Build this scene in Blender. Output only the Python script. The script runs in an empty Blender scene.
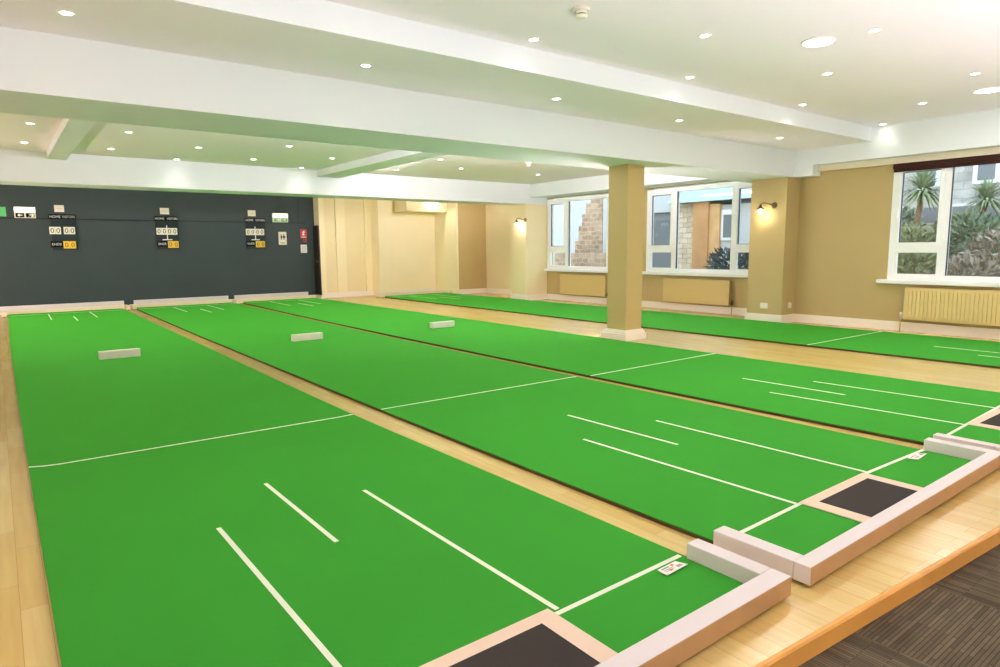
import bpy, bmesh, math, random
from mathutils import Vector, Matrix
random.seed(7)
S = bpy.context.scene
COL = S.collection
PI = math.pi

# ------------------------------------------------------------------ materials
def lin(c):
    return tuple((v / 12.92 if v <= 0.04045 else ((v + 0.055) / 1.055) ** 2.4) for v in [x / 255 for x in c]) + (1.0,)

def newmat(name):
    m = bpy.data.materials.new(name)
    m.use_nodes = True
    nt = m.node_tree
    return m, nt, nt.nodes['Principled BSDF']

def link(nt, a, b):
    nt.links.new(a, b)

def mat(name, rgb, rough=0.5, spec=0.5, metal=0.0, noise=0.0, scale=8.0, bump=0.0, bscale=60.0, coat=0.0):
    m, nt, b = newmat(name)
    b.inputs['Roughness'].default_value = rough
    b.inputs['Specular IOR Level'].default_value = spec
    b.inputs['Metallic'].default_value = metal
    b.inputs['Coat Weight'].default_value = coat
    c = lin(rgb)
    b.inputs['Base Color'].default_value = c
    tc = nt.nodes.new('ShaderNodeTexCoord')
    if noise:
        n = nt.nodes.new('ShaderNodeTexNoise')
        n.inputs['Scale'].default_value = scale
        n.inputs['Detail'].default_value = 5
        link(nt, tc.outputs['Object'], n.inputs['Vector'])
        r = nt.nodes.new('ShaderNodeValToRGB')
        r.color_ramp.elements[0].position = 0.3
        r.color_ramp.elements[1].position = 0.7
        r.color_ramp.elements[0].color = tuple(v * (1 - noise) for v in c[:3]) + (1,)
        r.color_ramp.elements[1].color = tuple(min(1, v * (1 + noise)) for v in c[:3]) + (1,)
        link(nt, n.outputs['Fac'], r.inputs['Fac'])
        link(nt, r.outputs['Color'], b.inputs['Base Color'])
    if bump:
        n2 = nt.nodes.new('ShaderNodeTexNoise')
        n2.inputs['Scale'].default_value = bscale
        n2.inputs['Detail'].default_value = 4
        link(nt, tc.outputs['Object'], n2.inputs['Vector'])
        bp = nt.nodes.new('ShaderNodeBump')
        bp.inputs['Strength'].default_value = bump
        bp.inputs['Distance'].default_value = 0.01
        link(nt, n2.outputs['Fac'], bp.inputs['Height'])
        link(nt, bp.outputs['Normal'], b.inputs['Normal'])
    return m

def emis(name, rgb, strength):
    m, nt, b = newmat(name)
    b.inputs['Base Color'].default_value = lin(rgb)
    b.inputs['Emission Color'].default_value = lin(rgb)
    b.inputs['Emission Strength'].default_value = strength
    return m

def glassmat(name, tint=(0.96, 0.98, 0.98)):
    m = bpy.data.materials.new(name)
    m.use_nodes = True
    nt = m.node_tree
    nt.nodes.clear()
    out = nt.nodes.new('ShaderNodeOutputMaterial')
    t = nt.nodes.new('ShaderNodeBsdfTransparent')
    t.inputs['Color'].default_value = tint + (1,)
    g = nt.nodes.new('ShaderNodeBsdfGlossy')
    g.inputs['Roughness'].default_value = 0.02
    lw = nt.nodes.new('ShaderNodeLayerWeight')
    pw = nt.nodes.new('ShaderNodeMath')
    pw.operation = 'POWER'
    pw.inputs[1].default_value = 5.0
    lw.inputs['Blend'].default_value = 0.5
    link(nt, lw.outputs['Facing'], pw.inputs[0])
    f = nt.nodes.new('ShaderNodeMath')
    f.operation = 'MULTIPLY_ADD'
    f.inputs[1].default_value = 0.8
    f.inputs[2].default_value = 0.035
    link(nt, pw.outputs[0], f.inputs[0])
    mx = nt.nodes.new('ShaderNodeMixShader')
    link(nt, f.outputs[0], mx.inputs['Fac'])
    link(nt, t.outputs['BSDF'], mx.inputs[1])
    link(nt, g.outputs['BSDF'], mx.inputs[2])
    link(nt, mx.outputs['Shader'], out.inputs['Surface'])
    return m

def wood_floor_mat():
    m, nt, b = newmat('beech_strip_floor')
    tc = nt.nodes.new('ShaderNodeTexCoord')
    mp = nt.nodes.new('ShaderNodeMapping')
    mp.inputs['Rotation'].default_value = (0, 0, PI / 2)
    link(nt, tc.outputs['Object'], mp.inputs['Vector'])
    br = nt.nodes.new('ShaderNodeTexBrick')
    br.inputs['Scale'].default_value = 1.0
    br.inputs['Brick Width'].default_value = 0.55
    br.inputs['Row Height'].default_value = 0.075
    br.inputs['Mortar Size'].default_value = 0.0006
    br.inputs['Bias'].default_value = 0.0
    br.offset = 0.37
    br.inputs['Color1'].default_value = lin(FLOOR1)
    br.inputs['Color2'].default_value = lin(FLOOR2)
    br.inputs['Mortar'].default_value = lin((170, 118, 66))
    link(nt, mp.outputs['Vector'], br.inputs['Vector'])
    n = nt.nodes.new('ShaderNodeTexNoise')
    n.inputs['Scale'].default_value = 1.0
    n.inputs['Detail'].default_value = 6
    m2 = nt.nodes.new('ShaderNodeMapping')
    m2.inputs['Scale'].default_value = (40, 2.5, 10)
    link(nt, tc.outputs['Object'], m2.inputs['Vector'])
    link(nt, m2.outputs['Vector'], n.inputs['Vector'])
    mix = nt.nodes.new('ShaderNodeMix')
    mix.data_type = 'RGBA'
    mix.blend_type = 'MULTIPLY'
    mix.inputs[0].default_value = 0.35
    r = nt.nodes.new('ShaderNodeValToRGB')
    r.color_ramp.elements[0].position = 0.25
    r.color_ramp.elements[0].color = (0.62, 0.52, 0.42, 1)
    r.color_ramp.elements[1].position = 0.75
    r.color_ramp.elements[1].color = (1, 1, 1, 1)
    link(nt, n.outputs['Fac'], r.inputs['Fac'])
    link(nt, br.outputs['Color'], mix.inputs[6])
    link(nt, r.outputs['Color'], mix.inputs[7])
    link(nt, mix.outputs[2], b.inputs['Base Color'])
    b.inputs['Roughness'].default_value = 0.26
    b.inputs['Coat Weight'].default_value = 0.15
    b.inputs['Coat Roughness'].default_value = 0.15
    b.inputs['Specular IOR Level'].default_value = 0.5
    return m

def carpet_mat():
    m, nt, b = newmat('brown_carpet_tiles')
    tc = nt.nodes.new('ShaderNodeTexCoord')
    def mapping(rot, scale):
        mp = nt.nodes.new('ShaderNodeMapping')
        mp.inputs['Rotation'].default_value = (0, 0, rot)
        mp.inputs['Scale'].default_value = scale
        link(nt, tc.outputs['Object'], mp.inputs['Vector'])
        return mp
    def stripes(rot):
        mp = mapping(rot, (1, 1, 1))
        br = nt.nodes.new('ShaderNodeTexBrick')
        br.inputs['Scale'].default_value = 1.0
        br.inputs['Brick Width'].default_value = 0.17
        br.inputs['Row Height'].default_value = 0.0125
        br.inputs['Mortar Size'].default_value = 0.0012
        br.offset = 0.41
        br.inputs['Color1'].default_value = lin((76, 71, 55))
        br.inputs['Color2'].default_value = lin((102, 95, 75))
        br.inputs['Mortar'].default_value = lin((58, 51, 40))
        link(nt, mp.outputs['Vector'], br.inputs['Vector'])
        return br
    a = stripes(0.0)
    c = stripes(PI / 2)
    ch = nt.nodes.new('ShaderNodeTexChecker')
    ch.inputs['Scale'].default_value = 2.0
    link(nt, mapping(0, (1, 1, 0.0)).outputs['Vector'], ch.inputs['Vector'])
    mx = nt.nodes.new('ShaderNodeMix')
    mx.data_type = 'RGBA'
    link(nt, ch.outputs['Fac'], mx.inputs[0])
    link(nt, a.outputs['Color'], mx.inputs[6])
    link(nt, c.outputs['Color'], mx.inputs[7])
    n = nt.nodes.new('ShaderNodeTexNoise')
    n.inputs['Scale'].default_value = 5
    n.inputs['Detail'].default_value = 8
    link(nt, tc.outputs['Object'], n.inputs['Vector'])
    r = nt.nodes.new('ShaderNodeValToRGB')
    r.color_ramp.elements[0].position = 0.35
    r.color_ramp.elements[0].color = (0.72, 0.68, 0.66, 1)
    r.color_ramp.elements[1].position = 0.6
    link(nt, n.outputs['Fac'], r.inputs['Fac'])
    mm = nt.nodes.new('ShaderNodeMix')
    mm.data_type = 'RGBA'
    mm.blend_type = 'MULTIPLY'
    mm.inputs[0].default_value = 0.8
    link(nt, mx.outputs[2], mm.inputs[6])
    link(nt, r.outputs['Color'], mm.inputs[7])
    link(nt, mm.outputs[2], b.inputs['Base Color'])
    b.inputs['Roughness'].default_value = 0.95
    b.inputs['Specular IOR Level'].default_value = 0.1
    return m

def stone_mat(name, c1, c2, mort, bw=0.35, rh=0.16, scale=1.0):
    m, nt, b = newmat(name)
    tc = nt.nodes.new('ShaderNodeTexCoord')
    mp = nt.nodes.new('ShaderNodeMapping')
    mp.inputs['Rotation'].default_value = (0, PI / 2, PI / 2)
    sx = nt.nodes.new('ShaderNodeSeparateXYZ')
    cx = nt.nodes.new('ShaderNodeCombineXYZ')
    ad = nt.nodes.new('ShaderNodeMath')
    ad.operation = 'ADD'
    link(nt, tc.outputs['Object'], sx.inputs[0])
    link(nt, sx.outputs['X'], ad.inputs[0])
    link(nt, sx.outputs['Y'], ad.inputs[1])
    link(nt, ad.outputs[0], cx.inputs['X'])
    link(nt, sx.outputs['Z'], cx.inputs['Y'])
    br = nt.nodes.new('ShaderNodeTexBrick')
    br.inputs['Scale'].default_value = scale
    br.inputs['Brick Width'].default_value = bw
    br.inputs['Row Height'].default_value = rh
    br.inputs['Mortar Size'].default_value = 0.012
    br.inputs['Color1'].default_value = lin(c1)
    br.inputs['Color2'].default_value = lin(c2)
    br.inputs['Mortar'].default_value = lin(mort)
    nz = nt.nodes.new('ShaderNodeTexNoise')
    nz.inputs['Scale'].default_value = 5.0
    link(nt, tc.outputs['Object'], nz.inputs['Vector'])
    vm = nt.nodes.new('ShaderNodeVectorMath')
    vm.operation = 'MULTIPLY_ADD'
    vm.inputs[1].default_value = (0.12, 0.12, 0)
    link(nt, nz.outputs['Color'], vm.inputs[0])
    link(nt, cx.outputs[0], vm.inputs[2])
    link(nt, vm.outputs[0], br.inputs['Vector'])
    n = nt.nodes.new('ShaderNodeTexNoise')
    n.inputs['Scale'].default_value = 3
    n.inputs['Detail'].default_value = 6
    link(nt, tc.outputs['Object'], n.inputs['Vector'])
    mm = nt.nodes.new('ShaderNodeMix')
    mm.data_type = 'RGBA'
    mm.blend_type = 'OVERLAY'
    mm.inputs[0].default_value = 0.5
    link(nt, br.outputs['Color'], mm.inputs[6])
    link(nt, n.outputs['Fac'], mm.inputs[7])
    link(nt, mm.outputs[2], b.inputs['Base Color'])
    b.inputs['Roughness'].default_value = 0.9
    return m

FLOOR1 = (210, 191, 122)
FLOOR2 = (204, 178, 103)
M = {}
M['ceiling'] = mat('pink_white_ceiling_paint', (249, 240, 246), 0.75, 0.3)  # pink tint put in to offset green light from the mats
M['beam'] = mat('white_beam_paint', (226, 232, 234), 0.7, 0.3)
M['coving'] = mat('beige_coving', (222, 212, 188), 0.7)
M['tan'] = mat('tan_wall_paint', (184, 164, 112), 0.6, 0.35, noise=0.03, scale=1.5)
M['pillar'] = mat('tan_pillar_paint', (190, 168, 112), 0.6, 0.35, noise=0.03, scale=1.5)
M['cream'] = mat('cream_wall_paint', (234, 220, 176), 0.6, 0.35, noise=0.03, scale=1.5)
M['palecream'] = mat('pale_cream_paint', (242, 230, 190), 0.55, 0.35, noise=0.02, scale=1.2)
M['dark'] = mat('charcoal_wall_paint', (50, 63, 61), 0.55, 0.2, noise=0.04, scale=2.0)
M['back'] = mat('plain_wall_paint', (226, 214, 184), 0.7, 0.3)
M['skirt'] = mat('white_gloss_skirting', (240, 232, 220), 0.35, 0.5)
M['floor'] = wood_floor_mat()
M['nosing'] = mat('oiled_nosing_wood', (214, 160, 74), 0.4, 0.5, noise=0.12, scale=3)
M['carpet'] = carpet_mat()
M['green'] = mat('green_bowls_carpet', (46, 134, 40), 0.9, 0.15, noise=0.035, scale=1.2, bump=0.15, bscale=500)
gb = M['green'].node_tree.nodes['Principled BSDF']
gb.inputs['Sheen Weight'].default_value = 0.32
gb.inputs['Sheen Roughness'].default_value = 0.45
gb.inputs['Sheen Tint'].default_value = (0.12, 0.8, 0.04, 1)
M['under'] = mat('dark_underlay', (84, 64, 40), 0.9, 0.2)
M['tape'] = mat('white_line_tape', (224, 232, 212), 0.7, 0.3)
M['fwhite'] = mat('white_fender_paint', (218, 214, 211), 0.6, 0.3)
M['fwood'] = mat('bare_fender_wood', (172, 138, 92), 0.6, 0.3, noise=0.08, scale=6)
M['fcream'] = mat('cream_far_fender', (238, 222, 190), 0.6, 0.3)
M['rugdark'] = mat('dark_rubber_mat', (52, 48, 43), 0.85, 0.2, bump=0.2, bscale=300)
M['rugedge'] = mat('beige_mat_edging', (222, 202, 178), 0.85, 0.2)
M['block'] = mat('white_block_paint', (236, 232, 220), 0.6, 0.3)
M['paper'] = mat('white_paper', (238, 238, 230), 0.6, 0.3)
M['redink'] = mat('orange_red_print', (214, 110, 70), 0.6)
M['greyink'] = mat('grey_print', (150, 150, 150), 0.6)
M['pvc'] = mat('white_pvc', (242, 245, 246), 0.35, 0.5)
M['gasket'] = mat('grey_gasket', (70, 78, 88), 0.6)
M['glass'] = glassmat('window_glass')
M['rad'] = mat('cream_radiator_enamel', (222, 200, 138), 0.4, 0.5)
M['radcream'] = mat('tan_radiator_enamel', (206, 180, 118), 0.4, 0.5)
M['brass'] = mat('tarnished_brass', (120, 92, 50), 0.4, 0.5, metal=0.8)
M['copper'] = mat('painted_pipe', (196, 170, 112), 0.5)
M['blind'] = mat('dark_brown_blind', (58, 34, 28), 0.8, 0.2, noise=0.08, scale=20)
M['black'] = mat('black_plastic', (12, 13, 13), 0.8, 0.1)
M['board'] = mat('dark_shade_and_trunking', (38, 48, 48), 0.7, 0.15)
M['label'] = mat('pale_lettering', (220, 220, 212), 0.6)
M['digitcard'] = mat('cream_digit_card', (232, 228, 208), 0.6)
M['digit'] = mat('black_digit', (40, 36, 28), 0.6)
M['yellow'] = mat('yellow_digit_card', (226, 186, 40), 0.6)
M['signgreen'] = mat('exit_sign_green', (70, 170, 90), 0.5)
M['signdark'] = mat('exit_sign_dark_green', (34, 92, 62), 0.5)
M['signwhite'] = emis('exit_sign_lit_white', (250, 250, 226), 0.6)
M['signpale'] = mat('sign_pale', (228, 222, 200), 0.6)
M['red'] = mat('sign_red', (206, 62, 70), 0.5)
M['darkdoor'] = mat('dark_door_paint', (40, 28, 22), 0.4)
M['steel'] = mat('brushed_steel', (190, 190, 184), 0.3, 0.5, metal=0.9)
M['lens'] = emis('lamp_lens', (255, 250, 236), 14.0)
M['lensbig'] = emis('panel_diffuser', (255, 252, 244), 9.0)
M['bezel'] = mat('white_bezel', (240, 236, 226), 0.4)
M['bulb'] = emis('wall_lamp_bulb', (255, 238, 205), 9.0)
M['lampmetal'] = mat('antique_lamp_metal', (120, 104, 72), 0.35, 0.5, metal=0.7)
M['plastic'] = mat('white_plastic', (226, 222, 208), 0.4)
# outside
M['grass'] = mat('outside_ground', (120, 130, 96), 0.95, 0.2, noise=0.2, scale=2)
M['paving'] = mat('outside_paving', (170, 170, 164), 0.9, 0.2, noise=0.1, scale=2)
M['stone'] = stone_mat('brown_rubble_stone', (160, 130, 104), (192, 164, 136), (186, 172, 154), 0.24, 0.13)
M['pale_stone'] = stone_mat('pale_rubble_stone', (196, 180, 152), (222, 208, 184), (176, 162, 140), 0.26, 0.13)
M['pier'] = mat('orange_brown_render', (196, 150, 104), 0.9, 0.2, noise=0.12, scale=3)
M['pierlit'] = mat('orange_render_lit', (214, 172, 120), 0.9, 0.2, noise=0.1, scale=3)  # lit part of the pier, its brightness put into the colour
M['render'] = mat('white_house_render', (196, 200, 200), 0.8, 0.2)
M['greyhouse'] = stone_mat('grey_house_stone', (176, 174, 166), (196, 194, 186), (164, 162, 156), 0.5, 0.2)
M['slate'] = mat('slate_grey', (128, 131, 134), 0.7, 0.3, noise=0.1, scale=2)
M['slatepale'] = mat('pale_green_reflection_roof', (134, 154, 144), 0.3, 0.5)
M['darkpane'] = mat('dark_window_pane', (118, 125, 130), 0.1, 0.5)
M['leaf1'] = mat('olive_leaf', (138, 148, 110), 0.7, 0.2, noise=0.25, scale=6)  # haze is put into the leaf and palm colours by paling them
M['leaf2'] = mat('blue_green_leaf', (116, 134, 110), 0.7, 0.2, noise=0.25, scale=6)
M['leaf3'] = mat('grey_brown_heather', (160, 152, 138), 0.8, 0.2, noise=0.2, scale=6)
M['leafdark'] = mat('dark_shrub_leaf', (84, 94, 92), 0.7, 0.2, noise=0.25, scale=6)
M['palm'] = mat('cabbage_palm_leaf', (142, 156, 116), 0.6, 0.3, noise=0.2, scale=5)
M['trunk'] = mat('palm_bark', (132, 112, 88), 0.9, 0.2, noise=0.2, scale=12)
M['soil'] = mat('bank_soil', (128, 122, 100), 0.95, 0.1, noise=0.2, scale=4)

# ------------------------------------------------------------------ mesh helpers
class MB:
    def __init__(self):
        self.bm = bmesh.new()
    def _setmat(self, faces, i):
        for f in faces:
            f.material_index = i
    def box(self, x0, x1, y0, y1, z0, z1, mi=0, bevel=0.0, seg=2):
        b = bmesh.new()
        vs = [b.verts.new(p) for p in [(x0, y0, z0), (x1, y0, z0), (x1, y1, z0), (x0, y1, z0), (x0, y0, z1), (x1, y0, z1), (x1, y1, z1), (x0, y1, z1)]]
        for q in [(3, 2, 1, 0), (4, 5, 6, 7), (0, 1, 5, 4), (1, 2, 6, 5), (2, 3, 7, 6), (3, 0, 4, 7)]:
            b.faces.new([vs[k] for k in q])
        if bevel:
            bmesh.ops.bevel(b, geom=list(b.edges), offset=bevel, segments=seg, affect='EDGES', profile=0.5)
        self.add(b, mi)
        return self
    def add(self, b, mi=0):
        mp = {}
        for v in b.verts:
            mp[v] = self.bm.verts.new(v.co)
        for f in b.faces:
            try:
                nf = self.bm.faces.new([mp[v] for v in f.verts])
                nf.material_index = mi
                nf.smooth = f.smooth
            except ValueError:
                pass
        b.free()
    def prism(self, pts, z0, z1, mi=0, axis='z'):
        """extrude polygon; axis z: pts (x,y); axis x: pts (y,z) extruded in x; axis y: pts (x,z) extruded in y"""
        f3 = {'z': lambda p, t: (p[0], p[1], t), 'x': lambda p, t: (t, p[0], p[1]), 'y': lambda p, t: (p[0], t, p[1])}[axis]
        a = [self.bm.verts.new(f3(p, z0)) for p in pts]
        b = [self.bm.verts.new(f3(p, z1)) for p in pts]
        n = len(pts)
        fs = [self.bm.faces.new(a[::-1]), self.bm.faces.new(b)]
        for i in range(n):
            fs.append(self.bm.faces.new([a[i], a[(i + 1) % n], b[(i + 1) % n], b[i]]))
        self._setmat(fs, mi)
        return self
    def lathe(self, prof, c=(0, 0, 0), n=24, mi=0, axis='z'):
        """profile list of (r, h) revolved about an axis through c"""
        rings = []
        for r, h in prof:
            ring = []
            for k in range(n):
                a = 2 * PI * k / n
                p = (r * math.cos(a), r * math.sin(a), h)
                if axis == 'y':
                    p = (p[0], p[2], p[1])
                elif axis == 'x':
                    p = (p[2], p[0], p[1])
                ring.append(self.bm.verts.new((c[0] + p[0], c[1] + p[1], c[2] + p[2])))
            rings.append(ring)
        for i in range(len(rings) - 1):
            for k in range(n):
                f = self.bm.faces.new([rings[i][k], rings[i][(k + 1) % n], rings[i + 1][(k + 1) % n], rings[i + 1][k]])
                f.material_index = mi
                f.smooth = True
        for ring in (rings[0], rings[-1]):
            f = self.bm.faces.new(ring)
            f.material_index = mi
        return self
    def tube(self, pts, r, n=10, mi=0):
        pts = [Vector(p) for p in pts]
        rings = []
        for i, p in enumerate(pts):
            d = (pts[min(i + 1, len(pts) - 1)] - pts[max(i - 1, 0)]).normalized()
            up = Vector((0, 0, 1)) if abs(d.z) < 0.9 else Vector((1, 0, 0))
            s = d.cross(up).normalized()
            t = s.cross(d)
            rr = r[i] if isinstance(r, (list, tuple)) else r
            rings.append([self.bm.verts.new(p + s * rr * math.cos(2 * PI * k / n) + t * rr * math.sin(2 * PI * k / n)) for k in range(n)])
        for i in range(len(rings) - 1):
            for k in range(n):
                f = self.bm.faces.new([rings[i][k], rings[i][(k + 1) % n], rings[i + 1][(k + 1) % n], rings[i + 1][k]])
                f.smooth = True
                f.material_index = mi
        for ring in (rings[0], rings[-1]):
            self.bm.faces.new(ring).material_index = mi
        return self
    def quad(self, pts, mi=0):
        f = self.bm.faces.new([self.bm.verts.new(p) for p in pts])
        f.material_index = mi
        return self
    def obj(self, name, mats, parent=None, **props):
        if not isinstance(mats, (list, tuple)):
            mats = [mats]
        bmesh.ops.recalc_face_normals(self.bm, faces=self.bm.faces)
        off = Vector((0, 0, 0))
        q = parent
        while q is not None:
            off += Vector(q.location)
            q = q.parent
        if parent is None and props.get('origin'):
            off = Vector(props['origin'])
        if off.length:
            bmesh.ops.translate(self.bm, verts=self.bm.verts, vec=-off)
        me = bpy.data.meshes.new(name)
        self.bm.to_mesh(me)
        self.bm.free()
        for m_ in mats:
            me.materials.append(m_)
        o = bpy.data.objects.new(name, me)
        COL.objects.link(o)
        if parent is not None:
            o.parent = parent
        elif props.get('origin'):
            o.location = props['origin']
        return o

def structure(o, label=None):
    o['kind'] = 'structure'
    if label:
        o['label'] = label
    return o

def tag(o, label, cat, group=None):
    o['label'] = label
    o['category'] = cat
    if group:
        o['group'] = group
    return o

def thing(name, loc, label, cat, group=None):
    o = bpy.data.objects.new(name, None)
    o.empty_display_size = 0.1
    COL.objects.link(o)
    o.location = loc
    return tag(o, label, cat, group)

def copy_thing(src, loc, label, group=None):
    r = src.copy()
    COL.objects.link(r)
    r.location = loc
    r['label'] = label
    if group:
        r['group'] = group
    for ch in src.children:
        c = ch.copy()
        COL.objects.link(c)
        c.parent = r
        for g in ch.children:
            d = g.copy()
            COL.objects.link(d)
            d.parent = c
    return r

def text_into(mb, text, size, cx, cz, y, mi=0, depth=0.002, wscale=1.0):
    """lettering lying in the xz plane, facing -y, centred on (cx, cz)"""
    cu = bpy.data.curves.new('lettering', 'FONT')
    cu.body = text
    cu.size = size
    cu.align_x = 'CENTER'
    cu.align_y = 'CENTER'
    o = bpy.data.objects.new('lettering', cu)
    COL.objects.link(o)
    dg = bpy.context.evaluated_depsgraph_get()
    me = bpy.data.meshes.new_from_object(o.evaluated_get(dg))
    b = bmesh.new()
    b.from_mesh(me)
    xs = [v.co.x for v in b.verts]
    ys = [v.co.y for v in b.verts]
    mx, my = (max(xs) + min(xs)) / 2, (max(ys) + min(ys)) / 2
    for v in b.verts:
        v.co = Vector((cx + (v.co.x - mx) * wscale, y, cz + (v.co.y - my)))
    bpy.data.objects.remove(o)
    bpy.data.curves.remove(cu)
    bpy.data.meshes.remove(me)
    mb.add(b, mi)

# ------------------------------------------------------------------ camera (solved from the mats' markings)
F_PX = 655.43
yaw, pitch, roll = 0.6536, 0.1297, -0.0090
fw = Vector((math.sin(yaw) * math.cos(pitch), math.cos(yaw) * math.cos(pitch), -math.sin(pitch)))
r0 = fw.cross(Vector((0, 0, 1))).normalized()
u0 = r0.cross(fw)
rr = r0 * math.cos(roll) + u0 * math.sin(roll)
uu = -r0 * math.sin(roll) + u0 * math.cos(roll)
cam = bpy.data.cameras.new('camera')
cam.sensor_width = 36.0
cam.lens = F_PX * 36.0 / 1000.0
cam.clip_start = 0.05
cam.clip_end = 200
co = bpy.data.objects.new('camera', cam)
COL.objects.link(co)
co.matrix_world = Matrix(((rr.x, uu.x, -fw.x, -0.0461), (rr.y, uu.y, -fw.y, -1.4023), (rr.z, uu.z, -fw.z, 1.1166), (0, 0, 0, 1)))
S.camera = co

# ------------------------------------------------------------------ room shell
ZF = -0.022           # wooden floor level (mat surfaces lie at 0)
ZC = -0.09            # carpet level
XL, YB = -5.0, -5.2
def stage_y(x):
    return -0.41 - 0.0705 * x

b = MB()
b.prism([(XL, stage_y(XL) + 0.012), (10.1, stage_y(10.1) + 0.012), (10.1, 13.9), (XL, 13.9)], ZC - 0.05, ZF)
structure(b.obj('floor', M['floor']))
b = MB()
prof = [(0.0115, ZC), (0.0, ZC), (-0.001, ZF - 0.010), (0.003, ZF - 0.003), (0.0115, ZF)]
for i in range(len(prof) - 1):
    (d0, z0), (d1, z1) = prof[i], prof[i + 1]
    b.quad([(XL, stage_y(XL) + d0, z0), (9.42, stage_y(9.42) + d0, z0), (9.42, stage_y(9.42) + d1, z1), (XL, stage_y(XL) + d1, z1)])
structure(b.obj('trim_1', M['nosing']))
b = MB()
b.prism([(XL, YB), (9.42, YB), (9.42, stage_y(9.42) + 0.04), (XL, stage_y(XL) + 0.04)], ZC - 0.06, ZC)
structure(b.obj('floor.001', M['carpet']))

def wall(name, m_, *boxes):
    b = MB()
    for q in boxes:
        b.box(*q)
    return structure(b.obj(name, m_))

ZT = 2.75
wall('wall_left', M['back'], (XL - 0.15, XL, YB, 13.9, ZC - 0.06, ZT))
wall('wall_back', M['back'], (XL - 0.15, 9.6, YB - 0.15, YB, ZC - 0.06, ZT))
wall('wall_far', M['dark'], (XL, 6.05, 13.75, 13.9, ZC, ZT))
# right wall, near stretch with window 3
W3 = (-0.03, 2.42)
W2 = (4.30, 6.75)
W1 = (7.09, 9.54)
ZS, ZH = 0.655, 2.15
wall('wall_right', M['tan'],
     (9.42, 9.62, YB, W3[0], ZC, ZT), (9.42, 9.62, W3[1], 3.69, ZC, ZT),
     (9.42, 9.62, W3[0], W3[1], ZC, ZS), (9.42, 9.62, W3[0], W3[1], ZH, ZT))
# bay wall with windows 2 and 1
wall('wall_right.001', M['tan'],
     (9.68, 9.85, 4.25, W2[0], ZF - .02, ZT), (9.68, 9.85, W2[1], W1[0], ZF - .02, ZT), (9.68, 9.85, W1[1], 9.56, ZF - .02, ZT),
     (9.68, 9.85, W2[0], W2[1], ZF - .02, ZS), (9.68, 9.85, W1[0], W1[1], ZF - .02, ZS),
     (9.68, 9.85, W2[0], W2[1], ZH + .03, ZT), (9.68, 9.85, W1[0], W1[1], ZH + .03, ZT))
wall('wall_right.002', M['cream'], (9.95, 10.1, 10.06, 12.2, ZF - .02, ZT))
wall('wall_pilaster', M['tan'], (9.06, 9.85, 3.69, 4.25, ZF - .02, 2.09))
wall('wall_pilaster.001', M['cream'], (9.08, 9.849, 9.56, 10.06, ZF - .02, 2.05))
# far end to the right of the charcoal wall
wall('wall_far.001', M['cream'],
     (6.17, 6.45, 13.49, 13.9, ZF - .02, ZT),
     (6.68, 7.2, 13.49, 13.9, ZF - .02, ZT))
wall('wall_far.002', M['palecream'], (6.045, 6.17, 13.45, 13.9, ZF - .02, ZT), (6.45, 6.68, 13.43, 13.9, ZF - .02, ZT), (7.2, 7.36, 13.43, 13.9, ZF - .02, ZT))
wall('wall_far.003', M['palecream'], (7.36, 7.75, 13.05, 13.9, ZF - .02, ZT), (7.75, 9.1, 13.2, 13.9, ZF - .02, ZT),
     (7.89, 9.05, 12.6, 13.2, 2.02, ZT), (9.05, 9.1, 12.2, 13.2, ZF - .02, ZT))  # last box: pier side painted pale in place of light
wall('wall_far.004', M['tan'], (9.1, 10.1, 12.2, 13.9, ZF - .02, ZT))

# ceilings, beams, bulkheads
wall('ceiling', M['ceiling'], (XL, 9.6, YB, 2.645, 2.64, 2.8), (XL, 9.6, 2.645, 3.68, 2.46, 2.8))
wall('trim_5', M['beam'], (XL, 9.2, 2.638, 2.645, 2.46, 2.64))
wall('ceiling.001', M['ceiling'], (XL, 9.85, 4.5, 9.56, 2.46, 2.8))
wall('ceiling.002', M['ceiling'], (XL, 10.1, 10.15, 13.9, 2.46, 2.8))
wall('ceiling_beam', M['beam'], (XL, 9.68, 3.68, 4.5, 2.09, 2.8), (9.2, 9.42, 3.4, 3.68, 2.09, 2.46))
wall('ceiling_beam.001', M['beam'], (XL, 9.95, 9.56, 10.15, 2.05, 2.8))
wall('ceiling_beam.002', M['beam'], (4.45, 4.85, 4.5, 9.56, 2.35, 2.47))
wall('ceiling_beam.003', M['beam'], (0.64, 0.86, 4.5, 9.56, 2.37, 2.47))
wall('ceiling_bulkhead', M['beam'], (9.2, 9.42, YB, 3.4, 2.235, 2.65))
wall('ceiling_bulkhead.001', M['beam'], (9.2, 9.68, 4.5, 9.56, 2.19, 2.47))
wall('trim_2', M['coving'], (9.35, 9.42, YB, 3.4, 2.155, 2.235))

# skirting boards
def skirting(name, m_, *segs, h=0.1, t=0.018):
    b = MB()
    for (x0, x1, y0, y1) in segs:
        b.box(x0, x1, y0, y1, ZF, h - 0.025, 0, 0.0)
        cx, cy = (x0 + x1) / 2, (y0 + y1) / 2
        e = 0.3
        b.box(x0 + (x1 - x0) * 0.0 + (0.006 if x1 - x0 < 0.05 else 0), x1, y0 + (0.006 if y1 - y0 < 0.05 else 0), y1, h - 0.025, h, 0)
    return structure(b.obj(name, m_))
skirting('baseboard_right', M['skirt'], (9.40, 9.42, stage_y(9.42) + 0.06, 3.69))
skirting('baseboard_right.001', M['skirt'], (9.66, 9.68, 4.25, 9.56))
skirting('baseboard_right.002', M['skirt'], (9.93, 9.95, 10.06, 12.2))
skirting('baseboard_pilaster', M['skirt'], (9.04, 9.06, 3.67, 4.27), (9.06, 9.42, 3.67, 3.69), (9.06, 9.68, 4.25, 4.27))
skirting('baseboard_pilaster.001', M['skirt'], (9.06, 9.08, 9.54, 10.08), (9.08, 9.68, 9.54, 9.56))
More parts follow.
